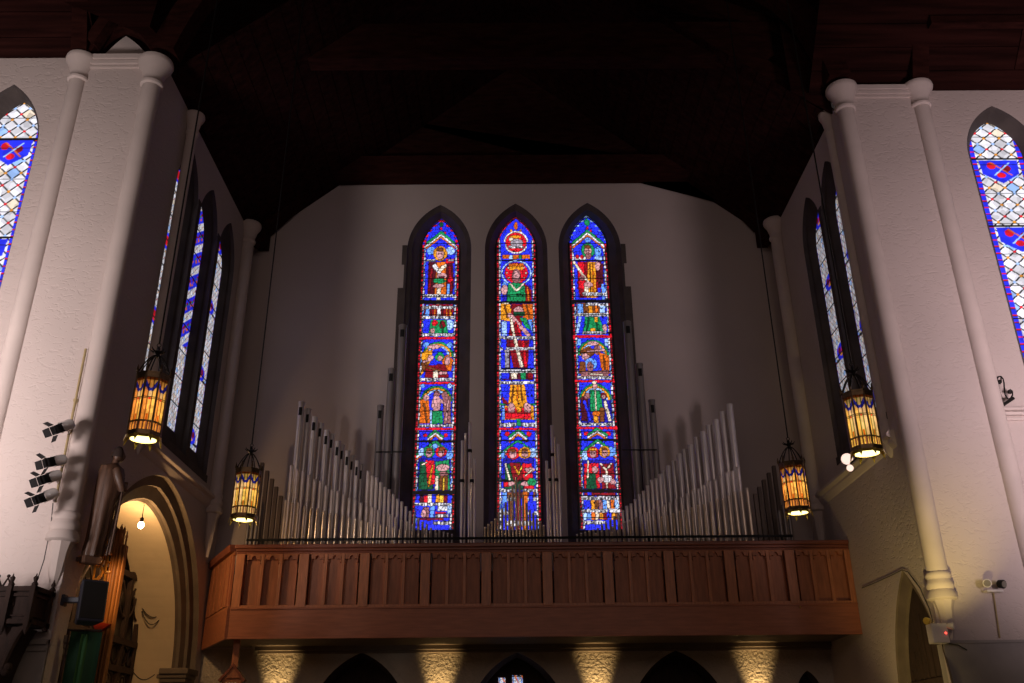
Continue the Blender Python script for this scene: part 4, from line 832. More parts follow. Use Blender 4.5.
# ------------------------------------------------------------------ lanterns
def lantern(px, py, Y, label, palette, ang, tilt=0, rad=.172):
    B = atY(px, py, Y); x, y, zb = B[0], Y, B[2]
    L = empty('hanging_lantern', (x, y, zb), label, 'lantern', 'octagonal stained-glass hanging lanterns')
    H0, H1 = .07, .70; n = 8
    def ringp(r, z): return [(x+r*math.cos(ang+2*PI*(k+.5)/n), y+r*math.sin(ang+2*PI*(k+.5)/n), zb+z) for k in range(n)]
    # glass panels
    def pl(P):
        U, Y_ = P.U, P.Y; a, c, g = palette
        P.c[:] = C[a]; P.put(U > 7, c); P.put((U < -7), g); P.put((np.abs(U) < 3), c)
        P.put(Y_ > 84, 'dpink'); P.put((Y_ > 84) & (np.mod(U+5, 10) < 5), g)
        for s in (-1, 1): P.line(0, 30, s*20, 12, 9, 'deep'); P.line(0, 28, s*20, 10, 5, 'blue')
        P.put(Y_ < 8, 'brown'); P.ell(0, 42, 2.8, 2.4, 'red'); P.ell(0, 33, 6, 5, 'cream')
        P.put(np.abs(Y_-84) < 1.0, 'black'); P.put((np.abs(Y_-42) < .9) & (np.abs(U) > 3), 'black'); P.put(np.abs(np.abs(U)-7) < 1.5, 'black'); P.put((Y_ > 70) & (Y_ < 84) & (np.abs(U) < 3), 'lblue' if palette[0] == 'cream' else 'orange')
    ro, ri = ringp(rad*.985, H0), None
    for k in range(n):
        p0 = Vector(ringp(rad*.97, H0)[k]); p1 = Vector(ringp(rad*.97, H0)[(k+1) % n]); w_ = (p1-p0).length; ax = (p1-p0).normalized()
        o = glass_pane(L, tuple(p0), tuple(ax), w_, H1-H0-.03, pl, lambda s, z, w_=w_: ((s/w_-.5)*40, (1-z/(H1-H0-.03))*100), .008, .05, 1.0, int(px)+k, 'lantern_glass', lead=0, name='glass_panel', QQ=0)
    # corner straps, hoops and the pierced heads of the panels
    b = MB()
    for k in range(n):
        p = ringp(rad, 0)[k]; b.box(p[0]-.008, p[0]+.008, p[1]-.008, p[1]+.008, zb+.03, zb+H1+.03)
        q1 = ringp(rad*1.05, 0)[k]; b.lathe(q1[0], q1[1], [(.012, zb+H1+.02), (.016, zb+H1+.05), (.003, zb+H1+.11)], 6)
    for z, h, r in ((.03, .05, 1.03), (H0+.10, .012, 1.0), (H0+.36, .008, 1.0), (H1-.045, .05, 1.03), (H1+.0, .02, 1.06)):
        a0, a1 = ringp(rad*r, z), ringp(rad*r, z+h); b.loft([a0, a1]); b.loft([ringp(rad*(r-.06), z), ringp(rad*(r-.06), z+h)]); b.loft([ringp(rad*(r-.06), z), a0]); b.loft([ringp(rad*(r-.06), z+h), a1])
    b.build('frame', 'bronze', L)
    b = MB(); b.prism([(p[0], p[1]) for p in ringp(rad*.95, 0)], .012, lambda a_, b_, d_: (a_, b_, zb+H1-.02+d_)); b.build('light_stop_plate', 'bronze', L)  # added plate, stops bulb light escaping through the open lantern head
    # stirrup ribs up to the crown
    b = MB()
    for k in range(n):
        a = ang+2*PI*(k+.5)/n; pts = []
        for i in range(9):
            t = i/8; r = rad*(1-t)**.75*.98+.012; pts.append((x+r*math.cos(a), y+r*math.sin(a), zb+H1+t*.27+.02*math.sin(t*PI)))
        b.tube(pts, .0075, 6)
    b.build('canopy_rib', 'iron', L)
    b = MB(); b.lathe(x, y, [(.018, zb+.94), (.03, zb+.955), (.022, zb+.975), (.04, zb+.995), (.045, zb+1.005), (.02, zb+1.02), (.018, zb+1.05), (.008, zb+1.07)], 10)
    for k in range(n):
        a = ang+2*PI*k/n; b.tube([(x+.03*math.cos(a), y+.03*math.sin(a), zb+1.0), (x+.07*math.cos(a), y+.07*math.sin(a), zb+1.012), (x+.09*math.cos(a), y+.09*math.sin(a), zb+1.035)], [.010, .008, .003], 5)
    b.tube([(x+.022*math.cos(t), y, zb+1.085+.022*math.sin(t)) for t in [2*PI*i/10 for i in range(10)]], .005, 5, closed=True)
    b.build('crown', 'iron', L)
    # brass skirt with teeth and the glowing bowl
    b = MB(); b.loft([ringp(rad*1.04, .03), ringp(rad*.80, .012)]);
    for k in range(n):
        a = ang+2*PI*(k+.5)/n; t = Vector((-math.sin(a), math.cos(a), 0)); c = Vector((x, y, zb))+Vector((math.cos(a), math.sin(a), 0))*rad*1.03
        vs = [tuple(c-t*.028+Vector((0, 0, .035))), tuple(c+t*.028+Vector((0, 0, .035))), tuple(c+t*.004+Vector((math.cos(a)*.025, math.sin(a)*.03, -.05)))]
        e = Vector((math.cos(a), math.sin(a), 0))*.006; b.add(vs+[tuple(Vector(v)-e) for v in vs], [(0, 1, 2), (5, 4, 3), (0, 3, 4, 1), (1, 4, 5, 2), (2, 5, 3, 0)])
    b.build('toothed_skirt', 'brass', L)
    b = MB(); b.lathe(x, y, [(rad*.80, zb+.018), (rad*.80, zb+.022), (rad*.6, zb+.034)], 20); b.build('diffuser', 'diffuser', L)
    b = MB(); b.ball((x, y, zb+.30), .035); b.build('bulb', 'lantern_bulb', L)
    ct = 14.6
    b = MB(); b.tube([(x, y, zb+1.10), (x, y, ct)], .010, 6); b.build('cord', 'iron', L)
    l = bpy.data.lights.new('lantern_bulb', 'POINT'); l.energy = LANT; l.color = (1, .70, .34); l.shadow_soft_size = .06
    lo_ = bpy.data.objects.new('lantern_light', l); COL.objects.link(lo_); lo_.parent = L; lo_.location = (0, 0, .40)
    l = bpy.data.lights.new('lantern_down', 'SPOT'); l.energy = LDOWN; l.color = (1, .68, .28); l.spot_size = math.radians(150); l.spot_blend = .6; l.shadow_soft_size = .12
    lo_ = bpy.data.objects.new('lantern_down_light', l); COL.objects.link(lo_); lo_.parent = L; lo_.location = (0, 0, -.02)
    return L
LANT = 1.3; LDOWN = 24
lantern(143, 441, 9.0, 'amber-glass hanging lantern, largest, in front of the left side windows', ('amber', 'honey', 'amber'), .35)
lantern(243, 521, 12.4, 'greenish-glass hanging lantern before the left end of the organ loft', ('moss', 'honey', 'cream'), .1)
lantern(798.5, 514, 12.4, 'amber-glass hanging lantern before the right end of the organ loft', ('amber', 'honey', 'amber'), .25)
lantern(867.5, 455, 9.67, 'pale-glass hanging lantern in front of the right side windows', ('moss', 'cream', 'honey'), .45)
# ------------------------------------------------------------------ stage spots on the left pier
rt, rb = atY(87, 350, 11.9), atY(53, 503, 11.9)
b = MB(); b.tube([(rt[0], 11.86, rt[2]), (rt[0]+.01, 11.86, rb[2])], .018, 10)
for t in (.35, .55, .75, .95): b.box(rt[0]-.03, rt[0]+.03, 11.86, 12.0, rt[2]+(rb[2]-rt[2])*t-.02, rt[2]+(rb[2]-rt[2])*t+.02)
o = b.build('lighting_pole', 'conduit', loc=(rt[0], 11.86, rb[2]), smooth=True); tag(o, 'thin vertical pole clamped to the left pier carrying four stage spotlights', 'pole')
b = MB(); c0 = atY(53, 503, 11.9); c1 = atY(44, 560, 11.9); c2 = atY(32, 584, 11.4)
b.tube([c0, atY(51, 525, 11.93), c1, atY(38, 578, 11.8), c2], .007, 6); o = b.build('cable', 'cable', loc=c0); tag(o, 'thin dark cable dropping from the lighting pole to the carved canopy', 'cable')
def spot(tail, head, label, bd=(1, 1)):
    Tl, Hd = Vector(atY(tail[0], tail[1], 11.68)), Vector(atY(head[0], head[1], 11.45)); d = (Hd-Tl); Ln = d.length; d.normalize()
    E = empty('stage_spotlight', tuple(Tl), label, 'spotlight', 'white stage spotlights on the pole')
    rot = d.to_track_quat('Z', 'Y').to_matrix(); r = .072
    b = MB(); b.lathe(Tl[0], Tl[1], [(.035, 0), (r*.9, .02), (r, .05), (r, Ln-.17), (r*1.04, Ln-.16)], 16, rot=rot, zc=Tl[2]); b.build('can', 'white', E, smooth=True)
    b = MB(); b.lathe(Tl[0], Tl[1], [(r*1.15, Ln-.17), (r*1.15, Ln-.05), (r*.9, Ln-.05), (r*.8, Ln-.10)], 4, PI/4, rot=rot, zc=Tl[2]); b.build('lens_housing', 'blackmetal', E)
    b = MB()
    for k in range(4):
        a = PI/2*k; o1 = r*.95; w_ = r*.85
        R = Matrix.Rotation(a, 3, 'Z')
        vs = [R @ Vector((o1, -w_, Ln-.05)), R @ Vector((o1, w_, Ln-.05)), R @ Vector((o1+.065, w_*.9, Ln+.01)), R @ Vector((o1+.065, -w_*.9, Ln+.01))]
        vs = vs+[v+R @ Vector((.005, 0, 0)) for v in vs]
        b.add([tuple(rot @ v+Tl) for v in vs], [(0, 1, 2, 3), (7, 6, 5, 4), (0, 4, 5, 1), (1, 5, 6, 2), (2, 6, 7, 3), (3, 7, 4, 0)])
    b.build('barn_door', 'blackmetal', E)
    b = MB(); m_ = Tl+d*Ln*.35; zz = m_[2]
    b.tube([tuple(m_+Vector((0, -.08, 0))), tuple(m_+Vector((.05, -.05, .0))), (rt[0], 11.86, zz-.02), tuple(m_+Vector((.05, .09, 0))), tuple(m_+Vector((0, .08, 0)))], .010, 6); b.build('yoke', 'white', E)
    return E
spot((73, 423), (50, 432), 'uppermost white stage spotlight with black barn doors on the left pier pole')
spot((66, 459), (41, 464), 'second white stage spotlight from the top of the left pier pole')
spot((61, 474), (36, 482), 'third white stage spotlight from the top of the left pier pole')
spot((57, 492), (31, 502), 'lowest white stage spotlight with wide barn doors on the left pier pole')
# ------------------------------------------------------------------ carved wooden statue on the left wall
def statue():
    base = Vector(atX(90.5, 557, -5.62)); top = Vector(atY(117, 446, base[1]-.02))
    E = empty('carved_statue', tuple(base), 'brown carved wooden statue of a robed figure mounted on the left wall', 'statue')
    H = (top-base).length; ax = (top-base).normalized()
    side = Vector((.72, .69, 0)); side = (side-ax*side.dot(ax)).normalized(); fr = ax.cross(side)
    def pt(u, s, f): return tuple(base+ax*(u*H)+side*s+fr*f)
    b = MB(); rings = []
    prof = [(0, .115, .11, 0), (.03, .13, .12, 0), (.15, .135, .12, .01), (.3, .145, .13, .01), (.45, .16, .14, .01), (.58, .19, .16, .02), (.68, .20, .155, .02), (.75, .205, .14, .02), (.80, .18, .12, .01), (.825, .09, .08, .02), (.84, .055, .055, .03), (.87, .055, .055, .035)]
    for (u, a, c, off) in prof:
        rg = []
        for k in range(32):
            t = 2*PI*k/32; fold = .88+(.09*math.sin(t*7+u*3) if u < .72 else 0)*(1.1-u)
            rg.append(pt(u, a*math.cos(t)*fold+off, c*math.sin(t)*fold))
        rings.append(rg)
    b.loft(rings); b.add(rings[0], [tuple(range(32))])
    # head with beard, brow, nose
    rings = []
    hc = .925
    for i in range(13):
        t = PI*i/12; rg = []
        for k in range(20):
            a = 2*PI*k/20; rr = math.sin(t); s = .074*rr*math.cos(a); f = .068*rr*math.sin(a)
            if i in (6, 7) and (k == 0): s += .030
            if i in (5,) and k in (0, 1, 19): s += .010
            if i >= 8 and k in (0, 1, 2, 18, 19): s += .025
            rg.append(pt(hc+.068*math.cos(t)*1.0, s+.05, f))
        rings.append(rg)
    b.loft(rings)
    # arms folded round a book
    for g in (-1, 1):
        pts = [pt(.77, .03, g*.13), pt(.69, .06, g*.185), pt(.61, .14, g*.16), pt(.645, .21, g*.06), pt(.665, .235, g*.02)]
        b.tube(pts, [.062, .062, .060, .042, .026], 10)
    b.build('robed_figure', 'statue', E, smooth=True)
    b = MB(); rings = []
    for i in range(8):
        t = PI*.62*i/7; rings.append([pt(hc+.078*math.cos(t)-.0, .082*math.sin(t)*math.cos(PI*.32+2*PI*.68*k/14)+.045, .080*math.sin(t)*math.sin(PI*.32+2*PI*.68*k/14)) for k in range(15)])
    b.loft(rings, closed=False); b.build('hair', 'walnut', E, smooth=True)
    b = MB(); vs = [pt(u, s, f) for u in (.60, .69) for s in (.20, .245) for f in (-.07, .07)]; b.add(vs, [(0, 1, 3, 2), (4, 6, 7, 5), (0, 4, 5, 1), (2, 3, 7, 6), (0, 2, 6, 4), (1, 5, 7, 3)]); b.build('book', 'statue', E)
    # drapery edge folds down the front and the base block with a wall bracket
    b = MB()
    for f in (-.08, -.02, .05): b.tube([pt(.72, .17, f), pt(.5, .185, f*1.3), pt(.25, .185, f*1.6), pt(.03, .185, f*1.9)], [.012, .016, .018, .02], 6)
    b.build('drapery_fold', 'statue', E, smooth=True)
    b = MB(); vs = [pt(u, s, f) for u, k in ((-.06, .85), (0, 1)) for s in (-.12*k, .12*k) for f in (-.12*k, .12*k)]; b.add(vs, [(0, 1, 3, 2), (4, 6, 7, 5), (0, 4, 5, 1), (2, 3, 7, 6), (0, 2, 6, 4), (1, 5, 7, 3)])
    b.box(XL, base[0]-.05, base[1]-.03, base[1]+.03, base[2]-.06, base[2]-.0); b.build('plinth', 'statue', E, bevel=.01)
statue()
# ------------------------------------------------------------------ loudspeaker, banner
sc_ = Vector(atY(91, 600, 11.95)); E = empty('loudspeaker', tuple(sc_), 'black wedge loudspeaker on a wall arm beside the gilded screen', 'speaker')
Mx = Matrix.Translation(sc_) @ Matrix.Rotation(math.radians(38), 4, 'Z') @ Matrix.Rotation(math.radians(-6), 4, 'X')
b = MB(); b.prism([(-.17, -.12), (.17, -.12), (.12, .15), (-.12, .15)], .52, lambda a, bb, d: tuple(Mx @ Vector((a, bb, d-.29)))); b.build('cabinet', 'spk', E, bevel=.025)
b = MB(); b.box(-.145, .145, -.132, -.118, -.26, .20, Mx); b.build('grille', 'blackmetal', E, bevel=.008)
b = MB(); b.box(-.17, .14, -.05, .05, -.035, .035, Matrix.Translation(sc_+Vector((-.19, .0, 0)))); b.box(-.02, .02, -.06, .06, -.07, .07, Matrix.Translation(sc_+Vector((-.35, .02, 0)))); b.build('wall_bracket', 'spk', E, bevel=.01)
bp = Vector(atY(79, 631, 12.25)); E = empty('green_banner', (bp[0], bp[1], 1.6), 'dark green cloth banner with a lighter stripe hanging below the loudspeaker', 'banner')
def cloth(x0, x1, z0, z1, dy, amp=.02):
    b = MB(); rg0 = []; rg1 = []
    nn = 24
    for k in range(nn+1):
        t = k/nn; x = x0+(x1-x0)*t; yy = bp[1]+dy+amp*math.sin(t*9)*1.0+t*.10; rg0.append((x, yy, z1)); rg1.append((x, yy+.02*math.sin(t*7), z0))
    for off in (0, .006): b.loft([[(p[0], p[1]+off, p[2]) for p in rg0], [(p[0], p[1]+off, p[2]) for p in rg1]], closed=False)
    return b
cloth(bp[0]-.10, bp[0]+.26, 1.2, bp[2], 0).build('cloth', 'felt', E, smooth=True)
cloth(bp[0]+.05, bp[0]+.15, 1.2, bp[2]-.04, -.022).build('stripe', 'felt2', E, smooth=True)
b = MB(); b.tube([(bp[0]-.12, bp[1]-.03, bp[2]+.01), (bp[0]+.27, bp[1]+.06, bp[2]+.01)], .014, 8); b.build('rod', 'walnut', E)
b = MB(); b.tube([(bp[0]-.11, bp[1]-.03, bp[2]+.01), (bp[0]-.11, bp[1]-.03, 0.02)], .012, 6); b.build('stand_pole', 'walnut', E)
# ------------------------------------------------------------------ gilded carved screen end
GY = 12.75
def gp_(x, y, d=0): a = atY(x, y, GY); return (a[0], GY+d, a[2])
E = empty('gilded_screen', (gp_(100, 640)[0], GY, 0), 'gilded carved gothic screen end with ribs and fretwork in front of the left arch', 'screen')
b = MB()
pr = atY(113, 600, GY)[0]
for k, (dx, r, py) in enumerate(((-.085, .014, 536), (-.045, .020, 530), (0, .024, 526), (.045, .020, 528), (.085, .014, 533))):
    zt_ = atY(124, py, GY)[2]; xx = atY(124, py, GY)[0]-.03+dx
    b.lathe(xx, GY-abs(dx)*.2, [(r, .0), (r, zt_-.08), (r*1.5, zt_-.06), (r*.9, zt_-.03), (.003, zt_+.03)], 8)
b.build('rib_cluster', 'giltwood', E, smooth=True)
xR = atY(124, 530, GY)[0]-.03
b = MB(); b.box(xR-.09, xR+.09, GY+.01, GY+.10, 0, atY(124, 545, GY)[2]); b.box(xR-.36, xR-.08, GY+.02, GY+.08, 0, 3.10); b.build('backing_post', 'giltwood', E)
b = MB()
# leafy crocket stem climbing on the left of the ribs
zs = [3.35, 3.5, 3.7, 3.9, 4.1, 4.3, 4.45]
b.tube([(xR-.12-.02*math.sin(i*2), GY-.01, z) for i, z in enumerate(zs)], .018, 6)
b.build('gilt_stem', 'gilt', E, smooth=True)
for i, z in enumerate((3.45, 3.62, 3.80, 3.98, 4.15, 4.30)):
    s = .16-.018*i
    b = MB(); b.tube([(xR-.10, GY-.01, z-.05), (xR-.10-s*.6, GY-.02, z), (xR-.10-s, GY-.02, z+.08), (xR-.10-s*.7, GY-.02, z+.13)], [.018, .016, .013, .006], 6); b.build('gilt_crocket', 'gilt', E, smooth=True)
b = MB()
b.tube([(xR-.24, GY-.01, 4.12), (xR-.17, GY-.02, 4.0), (xR-.11, GY-.02, 4.10), (xR-.12, GY-.02, 4.22)], [.006, .014, .014, .006], 6)
b.build('gilt_crocket', 'gilt', E, smooth=True)
for z, sg in ((3.0, 1), (2.72, -1), (2.45, 1), (2.2, -1)):
    b = MB(); cx = xR-.20; b.tube([(cx+(.10-.012*i)*math.cos(i*.7)*sg, GY-.02, z+(.10-.012*i)*math.sin(i*.7)) for i in range(8)], .014, 6); b.ball((cx+.02*sg, GY-.03, z), .028); b.build('gilt_scroll', 'gilt', E, smooth=True)
def letter(strokes, ox, oz, s, nm):
    b = MB()
    for st in strokes: b.tube([(ox+p[0]*s*.62, GY-.05, oz+p[1]*s) for p in st], .015, 6)
    b.build(nm, 'gilt', E)
lx, _, lz = gp_(94.5, 580)
letter([[(0, 0), (0, 1)], [(0, 1), (.4, .98), (.5, .78), (.38, .56), (0, .53)], [(.38, .54), (.56, .4), (.52, .12), (.34, 0), (0, 0)]], lx, lz, .32, 'letter_b')
letter([[(0, 0), (0, 1)], [(0, 1), (.5, 1)], [(0, .53), (.4, .53)], [(0, 0), (.5, 0)]], lx+.15, lz+.10, .24, 'letter_e')
b = MB(); t0, t1, t2 = gp_(93, 621), gp_(113, 625), gp_(100, 634); b.add([(p[0], GY-.10, p[2]) for p in (t0, t1, t2)]+[(p[0], GY-.02, p[2]) for p in (t0, t1, t2)], [(0, 1, 2), (5, 4, 3), (0, 3, 4, 1), (1, 4, 5, 2), (2, 5, 3, 0)]); k_ = b.build('bracket_shelf', 'red', E); k_['label'] = 'small red three-cornered shelf'
# dark fretwork screen filling the left arch
SX = -6.82; E = empty('tracery_screen', (SX, 14.8, 0), 'dark wooden fretwork screen with pierced quatrefoils standing inside the left arch', 'screen')
b = MB()
for yy in (13.2, 13.9, 14.6, 15.3, 16.0, 16.7, 17.28): b.box(SX-.04, SX+.04, yy-.05, yy+.05, 0, 4.7)
for z in (.1, 2.45, 3.05, 3.5, 4.62): b.box(SX-.05, SX+.05, 13.0, 17.33, z-.05, z+.05)
b.build('frame', 'walnut', E)
b = MB()
for yy in (13.55, 14.25, 14.95, 15.65, 16.35, 17.0):
    for g in (-1, 1):
        for h in (-1, 1): b.tube([(SX, yy+g*.13+.12*math.cos(a), 3.27+h*.0+.15*math.sin(a)) for a in [2*PI*i/12 for i in range(12)]], .02, 6, closed=True)
    for h in (2.75,):
        b.tube([(SX, yy+.24*math.cos(a), h+.24*math.sin(a)) for a in [2*PI*i/16 for i in range(16)]], .022, 6, closed=True)
        for a in (0, PI/2, PI, 1.5*PI): b.tube([(SX, yy+.12*math.cos(a)+.07*math.cos(t), h+.12*math.sin(a)+.07*math.sin(t)) for t in [2*PI*i/10 for i in range(10)]], .014, 5, closed=True)
    for g in (-1, 1): b.tube(arcpts((SX, yy+g*.31, 3.6), (SX, yy, 4.5), (0, g*.12, .05)), .022, 6); b.tube(arcpts((SX, yy+g*.31, 3.9), (SX, yy-g*.05, 4.3), (0, -g*.05, -.1)), .016, 6)
b.build('fretwork', 'walnut', E)
# bare bulb in the arch
bb = atX(141, 525, -6.12); E = empty('bare_bulb', bb, 'glowing bare bulb hanging inside the left arch', 'light bulb')
b = MB(); b.ball(bb, .05, .05, .06); b.build('bulb', 'bulb', E, smooth=True)
b = MB(); b.lathe(bb[0], bb[1], [(.03, bb[2]+.05), (.03, bb[2]+.12), (.01, bb[2]+.13)], 10); b.tube([(bb[0], bb[1], bb[2]+.12), (bb[0], bb[1], 5.50)], .006, 5); b.build('socket', 'iron', E)
# sagging cables inside the passage
for k, (zz, lab) in enumerate(((4.02, 'upper thin cable sagging against the lit passage wall of the left arch'), (2.95, 'lower thin cable sagging against the lit passage wall of the left arch'))):
    a = Vector((-6.35, 17.26, zz+.05)); c = Vector((-6.7, 17.1, zz+.10)); b = MB()
    b.tube([tuple(a.lerp(c, t)-Vector((0, .02, .12*math.sin(PI*t)))) for t in [i/8 for i in range(9)]], .010, 5)
    if k == 0: b.tube([tuple(a.lerp(c, t)-Vector((0, .02, .05+.20*math.sin(PI*t)))) for t in [i/8 for i in range(9)]], .009, 5)
    o = b.build('cable', 'cable', loc=tuple(a)); tag(o, lab, 'cable')
# ------------------------------------------------------------------ carved canopy at the lower left
CY = 11.45
E = empty('carved_canopy', (-6.0, CY+.5, 2.0), 'dark carved wooden canopy with pinnacles and curved bracket at the lower left corner', 'canopy')
def cp(x, y, Y=CY): return atY(x, y, Y)
xr = cp(35, 600)[0]; zt_ = cp(40, 586)[2]; zl = cp(40, 622)[2]
b = MB(); b.box(-7.3, xr-.04, CY+.03, CY+.5, zl, zt_-.02)
b.box(-7.3, xr, CY-.03, CY+.5, zt_-.06, zt_); b.box(-7.3, xr-.02, CY-.01, CY+.5, zt_-.12, zt_-.08); b.box(-7.3, xr, CY-.03, CY+.5, zl-.02, zl+.04); b.box(-7.3, xr-.02, CY-.0, CY+.5, zl+.07, zl+.09)
b.build('frieze', 'walnut', E, bevel=.006)
b = MB()
for px in (-7.1, -6.75, -6.4, cp(9, 600)[0], xr-.03):
    b = MB(); b.box(px-.03, px+.03, CY-.06, CY+.02, zl-.06, zt_+.0); b.lathe(px, CY-.02, [(.035, zt_), (.045, zt_+.02), (.02, zt_+.05), (.032, zt_+.08), (.035, zt_+.10), (.012, zt_+.12), (.004, zt_+.15)], 6)
    b.lathe(px, CY-.02, [(.004, zl-.15), (.03, zl-.10), (.04, zl-.06)], 6); b.build('pinnacle', 'walnut', E)
b = MB(); px = xr-.02; b.box(px-.02, px+.02, CY+.40, CY+.46, zl-.06, zt_); b.lathe(px, CY+.43, [(.035, zt_), (.045, zt_+.02), (.02, zt_+.05), (.032, zt_+.08), (.012, zt_+.12), (.004, zt_+.15)], 6); b.build('pinnacle', 'walnut', E)
x = -7.2
while x < xr-.38:
    b = MB(); b.tube([(x, CY-.02, zt_), (x+.05, CY-.02, zt_+.10), (x+.10, CY-.02, zt_)], .014, 5); b.ball((x+.05, CY-.02, zt_+.12), .022, n=8, m=5); b.build('cresting', 'walnut', E); x += .12
x = -7.2
while x < xr-.2:
    b = MB()
    for k in range(3): b.tube([(x+.1+.06*math.cos(a+k*2.1), CY+.015, (zl+zt_)/2+.06*math.sin(a+k*2.1)) for a in (0, .7, 1.4, 2.1)], .012, 5)
    b.build('carved_leaf', 'walnut', E); x += .24
b = MB()
cv = []
for i in range(13):
    t = i/12; px = cp(24, 626)[0]+(cp(2, 683)[0]-.12-cp(24, 626)[0])*(1-(1-t)**1.9); zz = cp(24, 626)[2]+(1.9-cp(24, 626)[2])*t**1.25; cv.append((px, zz))
for k, w_ in enumerate((0, .05, .10)):
    pts = [(p[0]-w_, CY+.02+k*.04, p[1]) for p in cv]; b.tube(pts, .035-.006*k, 6)
poly = cv+[(-7.3, cv[-1][1]), (-7.3, cv[0][1])]; b.prism(poly, .42, lambda a, bb, d: (a-.06, CY+.06+d, bb))
b.ball((cp(8, 667)[0]-.0, CY-.0, cp(8, 667)[2]), .05, n=8, m=6); b.ball((cp(5, 672)[0], CY, cp(5, 672)[2]), .05, n=8, m=6)
b.build('curved_bracket', 'walnut', E)
b = MB(); b.box(-7.6, -7.35, CY+.1, CY+.45, 0, zt_); b.box(-7.4, -6.5, CY+.2, CY+.45, 0, 2.0); b.build('stall_back', 'walnut', E)
# ------------------------------------------------------------------ hanging hymn board under the loft
hx, hy = -4.74, 16.45
P0 = atY(234, 666, hy); E = empty('hymn_board', (P0[0], hy, P0[2]-.6), 'small gabled wooden board with pale lettering hung below the loft corner', 'hymn board')
b = MB(); b.prism([(P0[0]-.20, P0[2]-.20), (P0[0]+.20, P0[2]-.20), (P0[0], P0[2]+.01)], .10, lambda a, bb, d: (a, hy-.05+d, bb)); b.prism([(P0[0]-.17, P0[2]-.62), (P0[0]+.17, P0[2]-.62), (P0[0]+.17, P0[2]-.2), (P0[0]-.17, P0[2]-.2)], .06, lambda a, bb, d: (a, hy-.03+d, bb)); b.build('board', 'oak', E, bevel=.006)
b = MB()
for g in (-1, 1): b.prism([(P0[0]+g*.23, P0[2]-.23), (P0[0]+g*.20, P0[2]-.26), (P0[0], P0[2]-.02), (P0[0], P0[2]+.04)][::g], .14, lambda a, bb, d: (a, hy-.07+d, bb))
b.build('gable_moulding', 'oak_rail', E)
b = MB(); zz = P0[2]-.245
for xx in (-.10, -.05, 0, .05): b.box(P0[0]+xx, P0[0]+xx+.028, hy-.036, hy-.03, zz-.10, zz-.02)
b.build('pale_lettering', 'print', E)
b = MB(); b.box(P0[0]-.055+.01, P0[0]+.065, hy-.02, hy+.03, P0[2]-.03, ZB+.07); b.build('hanger_post', 'oak', E)
# ------------------------------------------------------------------ right pier fittings
e0 = atY(993, 590, YPR-.06); E = empty('twin_emergency_light', e0, 'twin-headed emergency light on the right pier above the grey stone', 'emergency light')
b = MB(); b.box(e0[0]-.12, e0[0]+.12, YPR-.12, YPR, e0[2]-.035, e0[2]+.0); b.build('housing', 'white', E, bevel=.01)
for g, (a, c) in ((-1, (987, 583)), (1, (1001, 584))):
    p = Vector(atY(a, c, YPR-.12)); rot = Vector((g*.45, -1, -.25)).to_track_quat('Z', 'Y').to_matrix()
    b = MB(); b.lathe(p[0], p[1], [(.02, -.06), (.055, -.03), (.062, .04), (.055, .05)], 16, rot=rot, zc=p[2]); hd = b.build('lamp_head', 'blackmetal' if g > 0 else 'white', E, smooth=True)
    b = MB(); b.lathe(p[0], p[1], [(.048, .045), (.045, .058)], 14, rot=rot, zc=p[2]); b.build('lens', 'lens', E)
b = MB(); e1 = atY(1000, 638, YPR-.02); b.tube([(e0[0]+.02, YPR-.02, e0[2]-.03), (e1[0], YPR-.02, e1[2])], .012, 6); b.build('conduit', 'conduit', E)
# box on the corner below the corbel
p = Vector(atY(939, 633, YPR-.16)); E = empty('alarm_box', tuple(p), 'white alarm box with small lamp heads and a red indicator on the right pier corner', 'emergency light')
b = MB(); b.box(p[0]-.10, p[0]+.13, YPR-.17, YPR-.0, p[2]-.13, p[2]+.13); b.build('housing', 'white', E, bevel=.012)
for g, (a, c) in ((-1, (928, 621)), (1, (950, 626))):
    q5 = Vector(atY(a, c, YPR-.18)); rot = Vector((g*.9, -.6, -.1)).to_track_quat('Z', 'Y').to_matrix()
    b = MB(); b.lathe(q5[0], q5[1], [(.015, -.05), (.04, -.02), (.05, .04), (.045, .05)], 14, rot=rot, zc=q5[2]); b.build('lamp_head', 'brass' if g < 0 else 'white', E, smooth=True)
b = MB(); b.tube([(p[0]-.06, YPR-.12, p[2]+.12), tuple(Vector(atY(928, 621, YPR-.18)))], .010, 5); b.tube([(p[0]+.08, YPR-.12, p[2]+.12), tuple(Vector(atY(950, 626, YPR-.18)))], .010, 5); b.build('lamp_arm', 'white', E)
r_ = atY(946, 633, YPR-.175); b = MB(); b.ball(r_, .013, n=8, m=6); kk = b.build('indicator', 'redled', E); kk['label'] = 'tiny glowing red indicator'
b = MB(); b.tube([(p[0]+.1, YPR-.05, p[2]-.12), atY(958, 645, YPR-.06), atY(967, 650, YPR-.06)], .009, 5); b.build('wire', 'cable', E)
# cable across the right wall and over the door arch
b = MB(); pts = [atX(862, 588, XR-.02), atX(872, 584, XR-.02), atX(890, 576, XR-.02), atX(902, 570, XR-.02), atX(908, 572, XR-.02), atX(920, 588, XR-.02), atX(929, 608, XR-.02), atX(933, 622, XR-.02)]
b.tube(pts, .007, 6); o = b.build('cable', 'cable', loc=pts[0]); tag(o, 'dark cable running up the right wall and over the pointed doorway', 'cable')
